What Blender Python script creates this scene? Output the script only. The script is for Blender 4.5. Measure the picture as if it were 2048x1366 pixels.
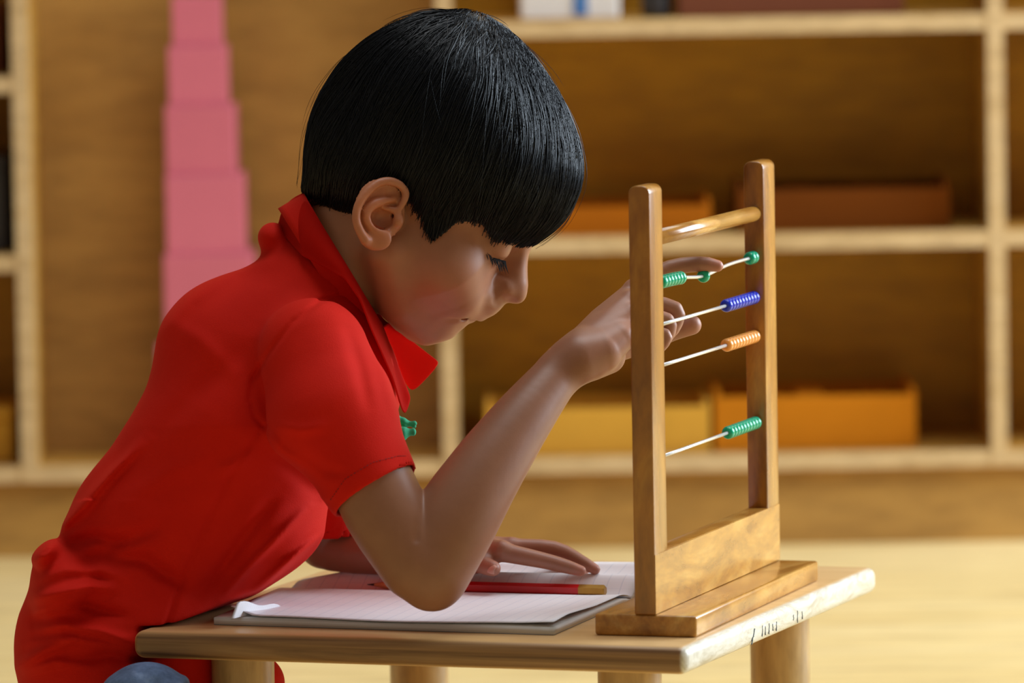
import bpy, bmesh, math, random
import numpy as np
from mathutils import Matrix, Vector

random.seed(7); np.random.seed(7)
for o in list(bpy.data.objects): bpy.data.objects.remove(o)
scene = bpy.context.scene
COL = scene.collection

# ------------------------------------------------------------------ camera
F = 12484.0                      # focal length in pixels of a 2048 px wide frame
PITCH, ROLL = 0.0835, -0.0172
TT = 0.17                        # table top height
CAMZ = TT + 0.5634
cp, sp, cr, sr = math.cos(PITCH), math.sin(PITCH), math.cos(ROLL), math.sin(ROLL)
FWD = np.array([0, cp, -sp]); UP0 = np.array([0, sp, cp]); R0 = np.array([1., 0, 0])
RT = cr * R0 + sr * UP0; UPV = -sr * R0 + cr * UP0
CAMP = np.array([0, 0, CAMZ])
cd = bpy.data.cameras.new('camera'); cam = bpy.data.objects.new('camera', cd); COL.objects.link(cam)
cd.lens = F / 2048 * 36; cd.sensor_width = 36; cd.clip_start = .05; cd.clip_end = 60
cam.matrix_world = Matrix(((RT[0], UPV[0], -FWD[0], CAMP[0]), (RT[1], UPV[1], -FWD[1], CAMP[1]),
                           (RT[2], UPV[2], -FWD[2], CAMP[2]), (0, 0, 0, 1)))
cd.dof.use_dof = True; cd.dof.focus_distance = 4.42; cd.dof.aperture_fstop = 6.2
scene.camera = cam

# ------------------------------------------------------------------ light
vs = scene.view_settings
vs.view_transform = 'Standard'; vs.look = 'None'; vs.gamma = 1; vs.use_curve_mapping = False
vs.exposure = 0.0
wd = bpy.data.worlds.new('world'); scene.world = wd; wd.use_nodes = True
bg = wd.node_tree.nodes['Background']; bg.inputs[0].default_value = (1.0, .86, .70, 1); bg.inputs[1].default_value = .21

def area(name, loc, target, sx, sy, power, col):
    l = bpy.data.lights.new(name, 'AREA'); l.shape = 'RECTANGLE'; l.size = sx; l.size_y = sy; l.energy = power; l.color = col
    o = bpy.data.objects.new(name, l); COL.objects.link(o); o.location = loc
    o.rotation_euler = (Vector(target) - Vector(loc)).to_track_quat('-Z', 'Y').to_euler(); return o
area('window_daylight', (2.8, 5.55, 1.3), (0, 4.5, .4), 2.0, 1.7, 180, (.74, .87, 1.0))
area('ceiling_light', (.5, 4.7, 3.0), (.1, 4.7, 0), 1.8, 1.8, 50, (.93, .97, 1.0))

# ------------------------------------------------------------------ helpers
def unproj(u, v, d):             # pixel at camera depth d -> world
    return CAMP + d * (FWD + (u - 1024) / F * RT - (v - 683) / F * UPV)
def on_z(u, v, z):
    r = FWD + (u - 1024) / F * RT - (v - 683) / F * UPV
    return CAMP + r * ((z - CAMP[2]) / r[2])
def on_y(u, v, y):
    r = FWD + (u - 1024) / F * RT - (v - 683) / F * UPV
    return CAMP + r * (y / r[1])
DREF = 4.46; UN = DREF / F       # one body unit = one pixel at the boy's depth
def to_world(q):                 # body units (u,v,w) -> world
    q = np.asarray(q, float)
    return CAMP + UN * ((q[:, :1] - 1024) * RT - (q[:, 1:2] - 683) * UPV + (F + q[:, 2:3]) * FWD)
def Q(u, v, w=0.):               # photo pixel seen at depth offset w -> body units
    k = 1 + w / F
    return np.array([1024 + (u - 1024) * k, 683 + (v - 683) * k, w])

def lin(r, g, b):
    f = lambda c: (c / 255) / 12.92 if c / 255 <= .04045 else ((c / 255 + .055) / 1.055) ** 2.4
    return (f(r), f(g), f(b), 1)

def link(name, me, mat=None, parent=None, smooth=False):
    o = bpy.data.objects.new(name, me); COL.objects.link(o)
    if mat is not None and not me.materials: me.materials.append(mat)
    if parent is not None: o.parent = parent
    if smooth:
        me.polygons.foreach_set('use_smooth', np.ones(len(me.polygons), bool))
    return o
def mesh_np(name, v, f):
    me = bpy.data.meshes.new(name); me.from_pydata([tuple(map(float, p)) for p in v], [], [tuple(map(int, q)) for q in f]); me.update(); return me
def mesh_fast(name, v, quads):
    me = bpy.data.meshes.new(name); n = len(quads); k = quads.shape[1]
    me.vertices.add(len(v)); me.vertices.foreach_set('co', np.asarray(v, np.float32).ravel())
    me.loops.add(n * k); me.loops.foreach_set('vertex_index', np.asarray(quads, np.int32).ravel())
    me.polygons.add(n); me.polygons.foreach_set('loop_start', np.arange(0, n * k, k, dtype=np.int32))
    me.update(calc_edges=True); me.validate(); return me
def empty(name, loc=(0, 0, 0), rz=0):
    o = bpy.data.objects.new(name, None); COL.objects.link(o); o.location = loc; o.rotation_euler = (0, 0, rz); o.empty_display_size = .05; return o
def tag(o, label=None, cat=None, group=None, kind=None):
    if label: o['label'] = label
    if cat: o['category'] = cat
    if group: o['group'] = group
    if kind: o['kind'] = kind
    return o
def box_mesh(name, x0, x1, y0, y1, z0, z1, bev=0, seg=3):
    bm = bmesh.new(); bmesh.ops.create_cube(bm, size=1)
    for v in bm.verts:
        v.co = ((x0 + x1) / 2 + v.co.x * (x1 - x0), (y0 + y1) / 2 + v.co.y * (y1 - y0), (z0 + z1) / 2 + v.co.z * (z1 - z0))
    if bev: bmesh.ops.bevel(bm, geom=bm.edges[:], offset=bev, segments=seg, profile=.5, affect='EDGES')
    me = bpy.data.meshes.new(name); bm.to_mesh(me); bm.free(); return me
def box(name, x0, x1, y0, y1, z0, z1, mat, parent=None, bev=.002, smooth=False):
    return link(name, box_mesh(name, x0, x1, y0, y1, z0, z1, bev), mat, parent, smooth)
def lathe(name, prof, mat, parent=None, seg=24, axis='Z'):
    v, f = [], []
    for r, z in prof:
        for i in range(seg):
            a = 2 * math.pi * i / seg
            p = (r * math.cos(a), r * math.sin(a), z)
            v.append(p if axis == 'Z' else (p[0], p[2], p[1]))
    for j in range(len(prof) - 1):
        for i in range(seg):
            q = (j * seg + i, j * seg + (i + 1) % seg, (j + 1) * seg + (i + 1) % seg, (j + 1) * seg + i)
            f.append(q if axis == 'Z' else q[::-1])
    f.append(tuple(range(seg))[::-1] if axis == 'Z' else tuple(range(seg)))
    t = tuple(range((len(prof) - 1) * seg, len(prof) * seg)); f.append(t if axis == 'Z' else t[::-1])
    return link(name, mesh_np(name, v, f), mat, parent, True)

# ------------------------------------------------------------------ materials
def mat_new(name):
    m = bpy.data.materials.new(name); m.use_nodes = True; return m, m.node_tree.nodes, m.node_tree.links, m.node_tree.nodes['Principled BSDF']
def coords(nd, lk, scale=(1, 1, 1), rot=(0, 0, 0)):
    t = nd.new('ShaderNodeTexCoord'); mp = nd.new('ShaderNodeMapping'); mp.inputs['Scale'].default_value = scale; mp.inputs['Rotation'].default_value = rot
    lk.new(t.outputs['Object'], mp.inputs[0]); return mp.outputs[0]
def ramp(nd, lk, src, stops):
    r = nd.new('ShaderNodeValToRGB'); e = r.color_ramp.elements
    e[0].position, e[0].color = stops[0]; e[1].position, e[1].color = stops[-1]
    for p, c in stops[1:-1]:
        x = e.new(p); x.color = c
    lk.new(src, r.inputs[0]); return r.outputs[0]
def bump(nd, lk, b, src, strength, dist):
    bp = nd.new('ShaderNodeBump'); bp.inputs['Strength'].default_value = strength; bp.inputs['Distance'].default_value = dist
    lk.new(src, bp.inputs['Height']); lk.new(bp.outputs[0], b.inputs['Normal'])
def noise(nd, lk, vec, scale, detail=4, rough=.55, dist=0):
    n = nd.new('ShaderNodeTexNoise'); n.inputs['Scale'].default_value = scale; n.inputs['Detail'].default_value = detail
    n.inputs['Roughness'].default_value = rough; n.inputs['Distortion'].default_value = dist; lk.new(vec, n.inputs['Vector']); return n.outputs[0]
def wood(name, c0, c1, c2, grain=(60, 60, 5), rough=.4, scale=1.0, coat=0, dist=.6):
    m, nd, lk, b = mat_new(name)
    v = coords(nd, lk, tuple(g * scale for g in grain))
    n = noise(nd, lk, v, 1.0, 6, .6, dist)
    col = ramp(nd, lk, n, [(.30, c0), (.5, c1), (.72, c2)])
    v2 = coords(nd, lk, tuple(g * scale * 6 for g in grain)); n2 = noise(nd, lk, v2, 1.0, 3, .6, .2)
    mx = nd.new('ShaderNodeMix'); mx.data_type = 'RGBA'; mx.blend_type = 'MULTIPLY'; mx.inputs[0].default_value = .55
    lk.new(col, mx.inputs[6]); lk.new(ramp(nd, lk, n2, [(.3, (.55, .5, .45, 1)), (.6, (1, 1, 1, 1))]), mx.inputs[7])
    lk.new(mx.outputs[2], b.inputs['Base Color']); b.inputs['Roughness'].default_value = rough
    b.inputs['Coat Weight'].default_value = coat; b.inputs['Coat Roughness'].default_value = .22
    bump(nd, lk, b, n2, .12, .0006); return m
def plain(name, col, rough=.5, nscale=30, var=.12, metallic=0, bumpd=0):
    m, nd, lk, b = mat_new(name); v = coords(nd, lk)
    n = noise(nd, lk, v, nscale, 4)
    lo = tuple(c * (1 - var) for c in col[:3]) + (1,); hi = tuple(min(1, c * (1 + var)) for c in col[:3]) + (1,)
    lk.new(ramp(nd, lk, n, [(.3, lo), (.7, hi)]), b.inputs['Base Color']); b.inputs['Roughness'].default_value = rough; b.inputs['Metallic'].default_value = metallic
    if bumpd: bump(nd, lk, b, n, .4, bumpd)
    return m

M = {}
M['shelf'] = wood('shelf_wood', lin(186, 136, 52), lin(198, 150, 64), lin(208, 162, 78), (3, 3, 14), .5)
M['shelf_edge'] = wood('shelf_edge_wood', lin(205, 172, 122), lin(216, 184, 136), lin(224, 194, 148), (6, 30, 30), .5)
M['panel_tall'] = wood('tall_panel_wood', lin(172, 126, 58), lin(182, 136, 66), lin(192, 146, 74), (3, 3, 12), .55)
M['panel'] = wood('panel_wood', lin(182, 130, 6), lin(192, 140, 12), lin(202, 150, 20), (3, 3, 12), .55)
M['floor'] = wood('floor_laminate', lin(238, 208, 140), lin(244, 216, 150), lin(248, 222, 160), (1.2, 7, 1), .38)
M['wall'] = plain('wall_paint', lin(200, 165, 105), .8, 6, .04)
M['table_top'] = wood('table_beech', lin(190, 146, 92), lin(203, 160, 106), lin(212, 172, 120), (40, 5, 5), .33, 1.0)
M['aba'] = wood('abacus_wood', lin(128, 74, 8), lin(160, 102, 22), lin(190, 136, 48), (26, 26, 7), .22, 1.0, .5, 1.2)
M['aba_h'] = wood('abacus_wood_long', lin(138, 82, 20), lin(188, 130, 50), lin(218, 170, 90), (26, 7, 26), .22, 1.0, .5, 1.5)
M['leg'] = wood('leg_wood', lin(176, 142, 92), lin(190, 158, 108), lin(200, 170, 122), (20, 20, 4), .4)
M['steel'] = plain('steel_rod', lin(222, 222, 222), .25, 60, .03, .55)
M['bead_green'] = plain('green_bead', lin(0, 164, 122), .18, 80, .06)
M['bead_blue'] = plain('blue_bead', lin(22, 48, 190), .18, 80, .06)
M['bead_orange'] = plain('orange_bead', lin(238, 158, 72), .2, 80, .06)
M['pink'] = plain('pink_paint', lin(214, 110, 130), .5, 10, .04)
M['pencil_red'] = plain('red_lacquer', lin(206, 30, 32), .25, 40, .05)
M['pencil_gold'] = plain('gold_cap', lin(176, 132, 52), .3, 120, .12, .6)
M['pencil_wood'] = plain('pencil_wood', lin(190, 140, 90), .6, 90, .15)
M['graphite'] = plain('graphite', lin(45, 42, 45), .4, 90, .1)
M['tray_yellow'] = plain('yellow_tray_wood', lin(214, 160, 60), .5, 10, .08)
M['tray_orange'] = plain('orange_tray_wood', lin(200, 122, 20), .5, 10, .08)
M['tray_brown'] = plain('brown_tray_wood', lin(108, 54, 4), .55, 10, .1)
M['tray_amber'] = plain('amber_tray_wood', lin(172, 96, 10), .5, 10, .08)
for k_ in ('tray_yellow', 'tray_orange', 'tray_brown', 'tray_amber'):
    b_ = M[k_].node_tree.nodes['Principled BSDF']; b_.inputs['Specular IOR Level'].default_value = .12; b_.inputs['Roughness'].default_value = .8
M['white_box'] = plain('white_card', lin(226, 220, 214), .6, 10, .04)
M['blue_item'] = plain('blue_plastic', lin(70, 120, 180), .4, 10, .06)
M['cover'] = plain('grey_card', lin(120, 122, 124), .6, 20, .1)
M['dark_item'] = plain('dark_plastic', lin(50, 48, 52), .5, 10, .1)
M['red_item'] = plain('russet_box', lin(112, 54, 20), .75, 10, .1)
M['green_cloth'] = plain('green_fabric', lin(52, 176, 128), .85, 300, .12, 0, .0004)
M['lash'] = plain('lash_black', lin(14, 11, 12), .9, 90, .1)

# table edge: front edge painted in shade, scuffed right edge painted window-lit, real pen marks
def table_material():
    m, nd, lk, b = mat_new('table_worn_painted_light')
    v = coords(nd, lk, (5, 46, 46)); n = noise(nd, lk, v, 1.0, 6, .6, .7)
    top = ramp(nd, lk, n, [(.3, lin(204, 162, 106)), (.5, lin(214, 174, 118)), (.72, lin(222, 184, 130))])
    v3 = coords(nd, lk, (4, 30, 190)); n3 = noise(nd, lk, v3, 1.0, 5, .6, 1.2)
    edge = ramp(nd, lk, n3, [(.28, lin(92, 62, 34)), (.45, lin(128, 92, 54)), (.7, lin(156, 118, 74))])  # brown grain darkened, shade painted into the camera-facing edge
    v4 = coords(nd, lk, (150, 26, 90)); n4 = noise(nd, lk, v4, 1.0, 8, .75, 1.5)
    pale = ramp(nd, lk, n4, [(.32, lin(176, 164, 138)), (.5, lin(208, 202, 186)), (.66, lin(224, 222, 214))])  # scuffed wood whitened, window light painted into the right edge
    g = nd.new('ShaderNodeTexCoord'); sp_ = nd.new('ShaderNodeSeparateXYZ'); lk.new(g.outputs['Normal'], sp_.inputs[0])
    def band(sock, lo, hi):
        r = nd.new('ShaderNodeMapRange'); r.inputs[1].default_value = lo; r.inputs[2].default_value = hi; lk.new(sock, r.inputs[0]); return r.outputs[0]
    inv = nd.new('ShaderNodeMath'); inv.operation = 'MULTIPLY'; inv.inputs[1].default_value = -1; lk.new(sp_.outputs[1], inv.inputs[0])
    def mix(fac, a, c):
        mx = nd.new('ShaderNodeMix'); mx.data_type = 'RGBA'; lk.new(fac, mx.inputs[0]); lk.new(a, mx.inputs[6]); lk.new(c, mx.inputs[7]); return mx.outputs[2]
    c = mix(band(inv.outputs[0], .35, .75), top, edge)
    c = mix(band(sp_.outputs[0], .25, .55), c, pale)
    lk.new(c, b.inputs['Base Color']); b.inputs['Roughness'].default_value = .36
    bump(nd, lk, b, n4, .06, .0006); return m
M['table'] = table_material()

def paper_material():
    m, nd, lk, b = mat_new('ruled_paper')
    uv = nd.new('ShaderNodeUVMap'); s = nd.new('ShaderNodeSeparateXYZ'); lk.new(uv.outputs[0], s.inputs[0])
    def lines(sock, freq, wdt):
        a = nd.new('ShaderNodeMath'); a.operation = 'MULTIPLY'; a.inputs[1].default_value = freq; lk.new(sock, a.inputs[0])
        fr = nd.new('ShaderNodeMath'); fr.operation = 'FRACT'; lk.new(a.outputs[0], fr.inputs[0])
        l = nd.new('ShaderNodeMath'); l.operation = 'LESS_THAN'; l.inputs[1].default_value = wdt; lk.new(fr.outputs[0], l.inputs[0]); return l.outputs[0]
    mx = nd.new('ShaderNodeMath'); mx.operation = 'MAXIMUM'
    lk.new(lines(s.outputs[0], 24, .05), mx.inputs[0]); lk.new(lines(s.outputs[1], 13, .02), mx.inputs[1])
    k = nd.new('ShaderNodeMix'); k.data_type = 'RGBA'; k.inputs[6].default_value = lin(238, 236, 240); k.inputs[7].default_value = lin(212, 215, 226)
    lk.new(mx.outputs[0], k.inputs[0]); lk.new(k.outputs[2], b.inputs['Base Color']); b.inputs['Roughness'].default_value = .75
    return m
M['paper'] = paper_material()
M['page_edge'] = wood('page_stack_edges', lin(206, 208, 206), lin(226, 228, 226), lin(238, 238, 238), (2, 2, 900), .8)

def skin_material():
    m, nd, lk, b = mat_new('skin')
    at = nd.new('ShaderNodeAttribute'); at.attribute_name = 'tint'
    v = coords(nd, lk, (1, 1, 1)); n = noise(nd, lk, v, 90, 5, .6)
    mx = nd.new('ShaderNodeMix'); mx.data_type = 'RGBA'; mx.blend_type = 'MULTIPLY'; mx.inputs[0].default_value = .5
    lk.new(at.outputs['Color'], mx.inputs[6]); lk.new(ramp(nd, lk, n, [(.3, (.84, .82, .80, 1)), (.7, (1, 1, 1, 1))]), mx.inputs[7])
    lk.new(mx.outputs[2], b.inputs['Base Color']); b.inputs['Roughness'].default_value = .46; b.inputs['Specular IOR Level'].default_value = .5
    b.inputs['Subsurface Weight'].default_value = .12; b.inputs['Subsurface Radius'].default_value = (1, .35, .2); b.inputs['Subsurface Scale'].default_value = .004
    n2 = noise(nd, lk, coords(nd, lk), 900, 2); bump(nd, lk, b, n2, .10, .0004); return m
M['skin'] = skin_material()
M['nail'] = plain('fingernail', lin(205, 150, 130), .3, 60, .05)
def shirt_material():
    m, nd, lk, b = mat_new('red_pique_cotton')
    v = coords(nd, lk); n = noise(nd, lk, v, 22, 4)
    lk.new(ramp(nd, lk, n, [(.3, lin(194, 23, 8)), (.7, lin(204, 28, 11))]), b.inputs['Base Color']); b.inputs['Roughness'].default_value = .85
    b.inputs['Sheen Weight'].default_value = .0; b.inputs['Specular IOR Level'].default_value = .15; b.inputs['Sheen Roughness'].default_value = .5; b.inputs['Sheen Tint'].default_value = (1, .45, .4, 1)
    w1 = nd.new('ShaderNodeTexVoronoi'); w1.inputs['Scale'].default_value = 1300; lk.new(v, w1.inputs['Vector'])
    bump(nd, lk, b, w1.outputs[0], .25, .0004); return m
M['shirt'] = shirt_material()
def collar_material():
    m = shirt_material(); m.name = 'red_collar_cotton'; nd, lk = m.node_tree.nodes, m.node_tree.links
    t = nd.new('ShaderNodeBsdfTranslucent'); t.inputs[0].default_value = lin(246, 90, 80); mx = nd.new('ShaderNodeMixShader'); mx.inputs[0].default_value = .5
    lk.new(nd['Principled BSDF'].outputs[0], mx.inputs[1]); lk.new(t.outputs[0], mx.inputs[2]); lk.new(mx.outputs[0], nd['Material Output'].inputs[0]); return m
M['collar'] = collar_material()
def denim_material():
    m, nd, lk, b = mat_new('blue_denim')
    v = coords(nd, lk, (1, 1, 1)); n = noise(nd, lk, v, 60, 6, .7)
    lk.new(ramp(nd, lk, n, [(.3, lin(52, 70, 98)), (.55, lin(84, 104, 136)), (.75, lin(116, 134, 162))]), b.inputs['Base Color']); b.inputs['Roughness'].default_value = .9
    n2 = noise(nd, lk, coords(nd, lk, (1, 1, 1), (0, 0, .8)), 700, 3); bump(nd, lk, b, n2, .4, .0006); return m
M['denim'] = denim_material()
def hair_material(name, c):
    m, nd, lk, b = mat_new(name)
    n = noise(nd, lk, coords(nd, lk), 40, 3)
    lk.new(ramp(nd, lk, n, [(.3, tuple(x * .7 for x in c[:3]) + (1,)), (.7, c)]), b.inputs['Base Color'])
    b.inputs['Roughness'].default_value = .3; b.inputs['Specular IOR Level'].default_value = .3; return m
M['hair'] = hair_material('black_hair', lin(16, 19, 25))

# ------------------------------------------------------------------ the room
YS = 6.24                        # front plane of the shelf unit
def sx(u, v=700): return on_y(u, v, YS)[0]
def sz(v, u=1450): return on_y(u, v, YS)[2]
fl = box('floor', -2.2, 2.2, 1.0, YS + .42, -.03, 0, M['floor'], None, 0); tag(fl, 'warm yellow wood laminate classroom floor', None, None, 'structure')
wl = box('wall_back', -2.2, 2.2, YS + .30, YS + .36, 0, 2.4, M['wall'], None, 0); tag(wl, 'plain warm beige wall behind the shelf unit', None, None, 'structure')

# ------------------------------------------------------------------ shelf unit
SD = .21; ET = .0165
shelf = empty('shelf_unit', (0, YS, 0)); tag(shelf, 'long open wooden classroom shelf unit with pale edges along the back wall', 'shelf')
TOPZ = 1.02
ups = [sx(-420), sx(54), sx(899), sx(1997), sx(2600)]
z_b1 = sz(51, 1500) ; z_b2 = sz(486, 1450); z_b3 = sz(924, 1450)   # mid height of the front edges
def board(name, x0, x1, zc, d=SD, t=ET):
    b_ = box(name, x0, x1, .003, d, zc - t / 2, zc + t / 2, M['shelf'], shelf, 0)
    box('front_edge', x0, x1, -.001, .0035, zc - t / 2, zc + t / 2, M['shelf_edge'], b_, 0); return b_
for i, x in enumerate(ups):
    u_ = box('upright', x - ET / 2, x + ET / 2, .002, SD, z_b3 - ET / 2, TOPZ, M['shelf'], shelf, 0)
    box('front_edge', x - ET / 2, x + ET / 2, -.002, .0028, z_b3 - ET / 2, TOPZ, M['shelf_edge'], u_, 0)
board('bottom_board', ups[0], ups[4], z_b3 - .0006)
for a_, b__ in ((0, 1), (2, 3), (3, 4)):
    board('shelf_board', ups[a_] + ET / 2, ups[b__] - ET / 2, z_b2 if a_ != 0 else sz(527, 20))
    board('shelf_board', ups[a_] + ET / 2, ups[b__] - ET / 2, z_b1 if a_ != 0 else sz(170, 20))
board('top_board', ups[0], ups[4], TOPZ + ET / 2)
box('back_panel', ups[0], ups[4], SD, SD + .008, z_b3, TOPZ, M['panel'], shelf, 0)
box('back_panel', ups[1] + ET / 2, ups[2] - ET / 2, .135, .141, z_b3 + ET / 2, TOPZ, M['panel_tall'], shelf, 0)
box('plinth', ups[0], ups[4], .014, SD, 0, z_b3 - ET / 2, M['panel_tall'], shelf, 0)

# pink tower cubes in the tall bay
bz = z_b3 + ET / 2
std = box('tower_stand', sx(411) - .062, sx(411) + .062, YS + .012, YS + .13, bz, bz + .019, M['shelf'], None, .002); tag(std, 'flat wooden stand under the pink tower in the tall bay', 'stand')
bz += .019
names10 = {10: 'largest pink wooden cube, lowest of the stacked tower behind red shoulder', 9: 'second largest pink cube of the tower just above red shoulder',
           8: 'third largest pink cube of the tower left of dark hair', 7: 'fourth largest pink cube, mid tower in the tall shelf bay',
           6: 'fifth largest pink cube, second from the top of photo', 5: 'smallest visible pink cube at the top edge of photo'}
offs = {10: 0, 9: .004, 8: .001, 7: -.002, 6: -.004, 5: -.004}
for n_ in (10, 9, 8, 7, 6, 5):
    s_ = n_ / 100 * .995
    xc = sx(411) + offs[n_]
    o = link('pink_cube', box_mesh('pink_cube', -s_ / 2, s_ / 2, -s_ / 2, s_ / 2, 0, s_, .0012, 2), M['pink'])
    o.location = (xc, YS + .068, bz); o.rotation_euler = (0, 0, random.uniform(-.03, .03)); bz += s_
    tag(o, names10[n_], 'block', 'pink tower cubes')

def tray(name, label, cat, u0, u1, vtop, vbot, mat, zfloor, dy=.03, dep=.15, wall=.006, inner=None):
    x0, x1 = sx(u0, vbot), sx(u1, vbot); h = sz(vtop, (u0 + u1) / 2) - sz(vbot, (u0 + u1) / 2)
    t = empty(name, ((x0 + x1) / 2, YS + dy, zfloor)); tag(t, label, cat, 'trays on the shelves'); hw = (x1 - x0) / 2
    box('tray_base', -hw, hw, 0, dep, 0, .006, mat, t, .001)
    box('front_wall', -hw, hw, 0, wall, .006, h, mat, t, .001); box('back_wall', -hw, hw, dep - wall, dep, .006, h, mat, t, .001)
    for s in (-1, 1): box('side_wall', min(s * hw, s * (hw - wall)), max(s * hw, s * (hw - wall)), wall, dep - wall, .006, h + .006, mat, t, .001)
    if inner:
        for i in range(5):
            box('content_block', -hw * .85 + i * hw * .34, -hw * .85 + i * hw * .34 + hw * .28, wall + .01, dep - wall - .01, .006, h * random.uniform(.8, 1.02), inner, t, .002)
    return t
zf2 = z_b2 + ET / 2; zf3 = z_b3 + ET / 2; zf1 = z_b1 + ET / 2
tray('wooden_tray', 'amber wooden tray on the middle shelf beside dark fringe', 'tray', 1110, 1424, 402, 458, M['tray_amber'], zf2)
tray('wooden_tray', 'dark brown wooden tray on middle shelf behind far abacus post', 'tray', 1478, 1905, 372, 456, M['tray_brown'], zf2, .03, .15, .006, M['tray_brown'])
tray('wooden_tray', 'pale yellow wooden tray on bottom shelf behind raised forearm', 'tray', 972, 1422, 806, 896, M['tray_yellow'], zf3)
tray('wooden_tray', 'orange brown wooden tray on bottom shelf seen through abacus', 'tray', 1432, 1838, 788, 894, M['tray_orange'], zf3, .035, .15, .006, M['tray_orange'])
wb = empty('white_carton', (sx(1140, 20), YS + .03, zf1)); tag(wb, 'white carton with blue square on top shelf above dark hair', 'box')
hw = (sx(1240, 20) - sx(1040, 20)) / 2
box('carton_body', -hw, hw, 0, .14, 0, .11, M['white_box'], wb, .003); box('lid', -hw - .002, hw + .002, -.002, .142, .08, .114, M['white_box'], wb, .002)
box('blue_patch', .004, .018, -.0012, .0, .004, .026, M['blue_item'], wb, 0)
db = empty('dark_bottle', (sx(1316, 20), YS + .05, zf1)); tag(db, 'dark bottle on top shelf between white carton and russet box', 'bottle')
lathe('bottle_body', [(.002, 0), (.014, .001), (.0155, .006), (.0155, .07), (.007, .09), (.007, .1)], M['dark_item'], db)
lathe('cap', [(.0085, .1), (.009, .102), (.009, .118), (.004, .12)], M['dark_item'], db)
tb = empty('russet_box', (sx(1585, 20), YS + .03, zf1)); tag(tb, 'long russet wooden box on the top shelf at photo edge', 'box')
hw = (sx(1805, 20) - sx(1352, 20)) / 2
box('box_body', -hw, hw, 0, .14, 0, .06, M['red_item'], tb, .002); box('lid', -hw - .002, hw + .002, -.003, .143, .06, .072, M['red_item'], tb, .002)
# left column odds and ends
def col_item(name, label, cat, u0, u1, zfl, h, mat, dy=.04):
    x0, x1 = sx(u0), sx(u1); t = empty(name, ((x0 + x1) / 2, YS + dy, zfl)); tag(t, label, cat); w_ = (x1 - x0) / 2
    box('body', -w_, w_, 0, .12, 0, h, mat, t, .003); box('lid', -w_ - .001, w_ + .001, -.002, .122, h, h + .012, mat, t, .003)
col_item('dark_box', 'tall dark lidded box at left edge on upper left shelf', 'box', -150, 12, sz(527, 20) + ET / 2, .085, M['dark_item'])
col_item('russet_box', 'small russet lidded box on the topmost left shelf', 'box', -150, 6, sz(170, 20) + ET / 2, .06, M['red_item'])
col_item('yellow_box', 'yellow lidded box on the lowest left shelf at photo edge', 'box', -120, 14, zf3, .042, M['tray_yellow'], .05)

# ------------------------------------------------------------------ table
TX, TY, TYAW, TW, TD, TTH = .1125, 4.2175, -.3412, .4010, .4583, .0195
table = empty('low_table', (TX, TY, 0), TYAW); tag(table, 'low square wooden floor table with rounded edges and scuffed right edge painted brightly lit', 'table')
# origin at the near right corner, -x to the boy's side, +y away
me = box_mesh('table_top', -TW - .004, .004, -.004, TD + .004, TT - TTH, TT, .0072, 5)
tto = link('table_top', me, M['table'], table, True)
# round the vertical corners a touch is part of the bevel; pen scribbles are flat print on the right edge
for (dx, dy) in ((-.054, .047), (-TW + .059, .047), (-.054, TD - .058), (-TW + .060, TD - .058)):
    lg = lathe('leg', [(.0205, 0), (.0222, .002), (.0222, TT - TTH - .001), (.0222, TT - TTH)], M['leg'], table, 32); lg.location = (dx, dy, 0)
M['ink'] = plain('pen_ink', lin(48, 58, 62), .6, 300, .3)
def ink(y, z0, z1, wdt, lean=0):
    v = []; n = 8
    for i in range(n):
        t = i / (n - 1); z = z0 + (z1 - z0) * t; yy = y + lean * t + random.uniform(-.0004, .0004)
        for s in (-1, 1):
            for x in (.0038, .00425): v.append((x, yy + s * wdt * random.uniform(.3, .6), z))
    f = []
    for i in range(n - 1):
        a = i * 4; f += [(a + 1, a + 3, a + 7, a + 5), (a, a + 4, a + 6, a + 2), (a, a + 1, a + 5, a + 4), (a + 2, a + 6, a + 7, a + 3)]
    f += [(0, 2, 3, 1), (n * 4 - 4, n * 4 - 3, n * 4 - 1, n * 4 - 2)]
    link('pen_mark', mesh_np('pen_mark', v, f), M['ink'], table)
zt = TT - TTH
ink(.149, zt + .007, zt + .0125, .0022, .003); ink(.145, zt + .0022, zt + .0072, .0022, .003)
for y_ in (.17, .178, .186, .196, .204, .246, .256, .268):
    ink(y_, zt + random.uniform(.003, .007), zt + random.uniform(.010, .0125), .0009, random.uniform(-.001, .001))

# ------------------------------------------------------------------ abacus
AX, AY, AYAW, AL, BW, BT, AH, PW, PX = .0537, 4.2842, -.3117, .3244, .0733, .0150, .3112, .0150, .0290
aba = empty('bead_abacus', (AX, AY, TT), AYAW); tag(aba, 'varnished wooden bead abacus frame with four wire rods standing on the table', 'abacus')
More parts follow.
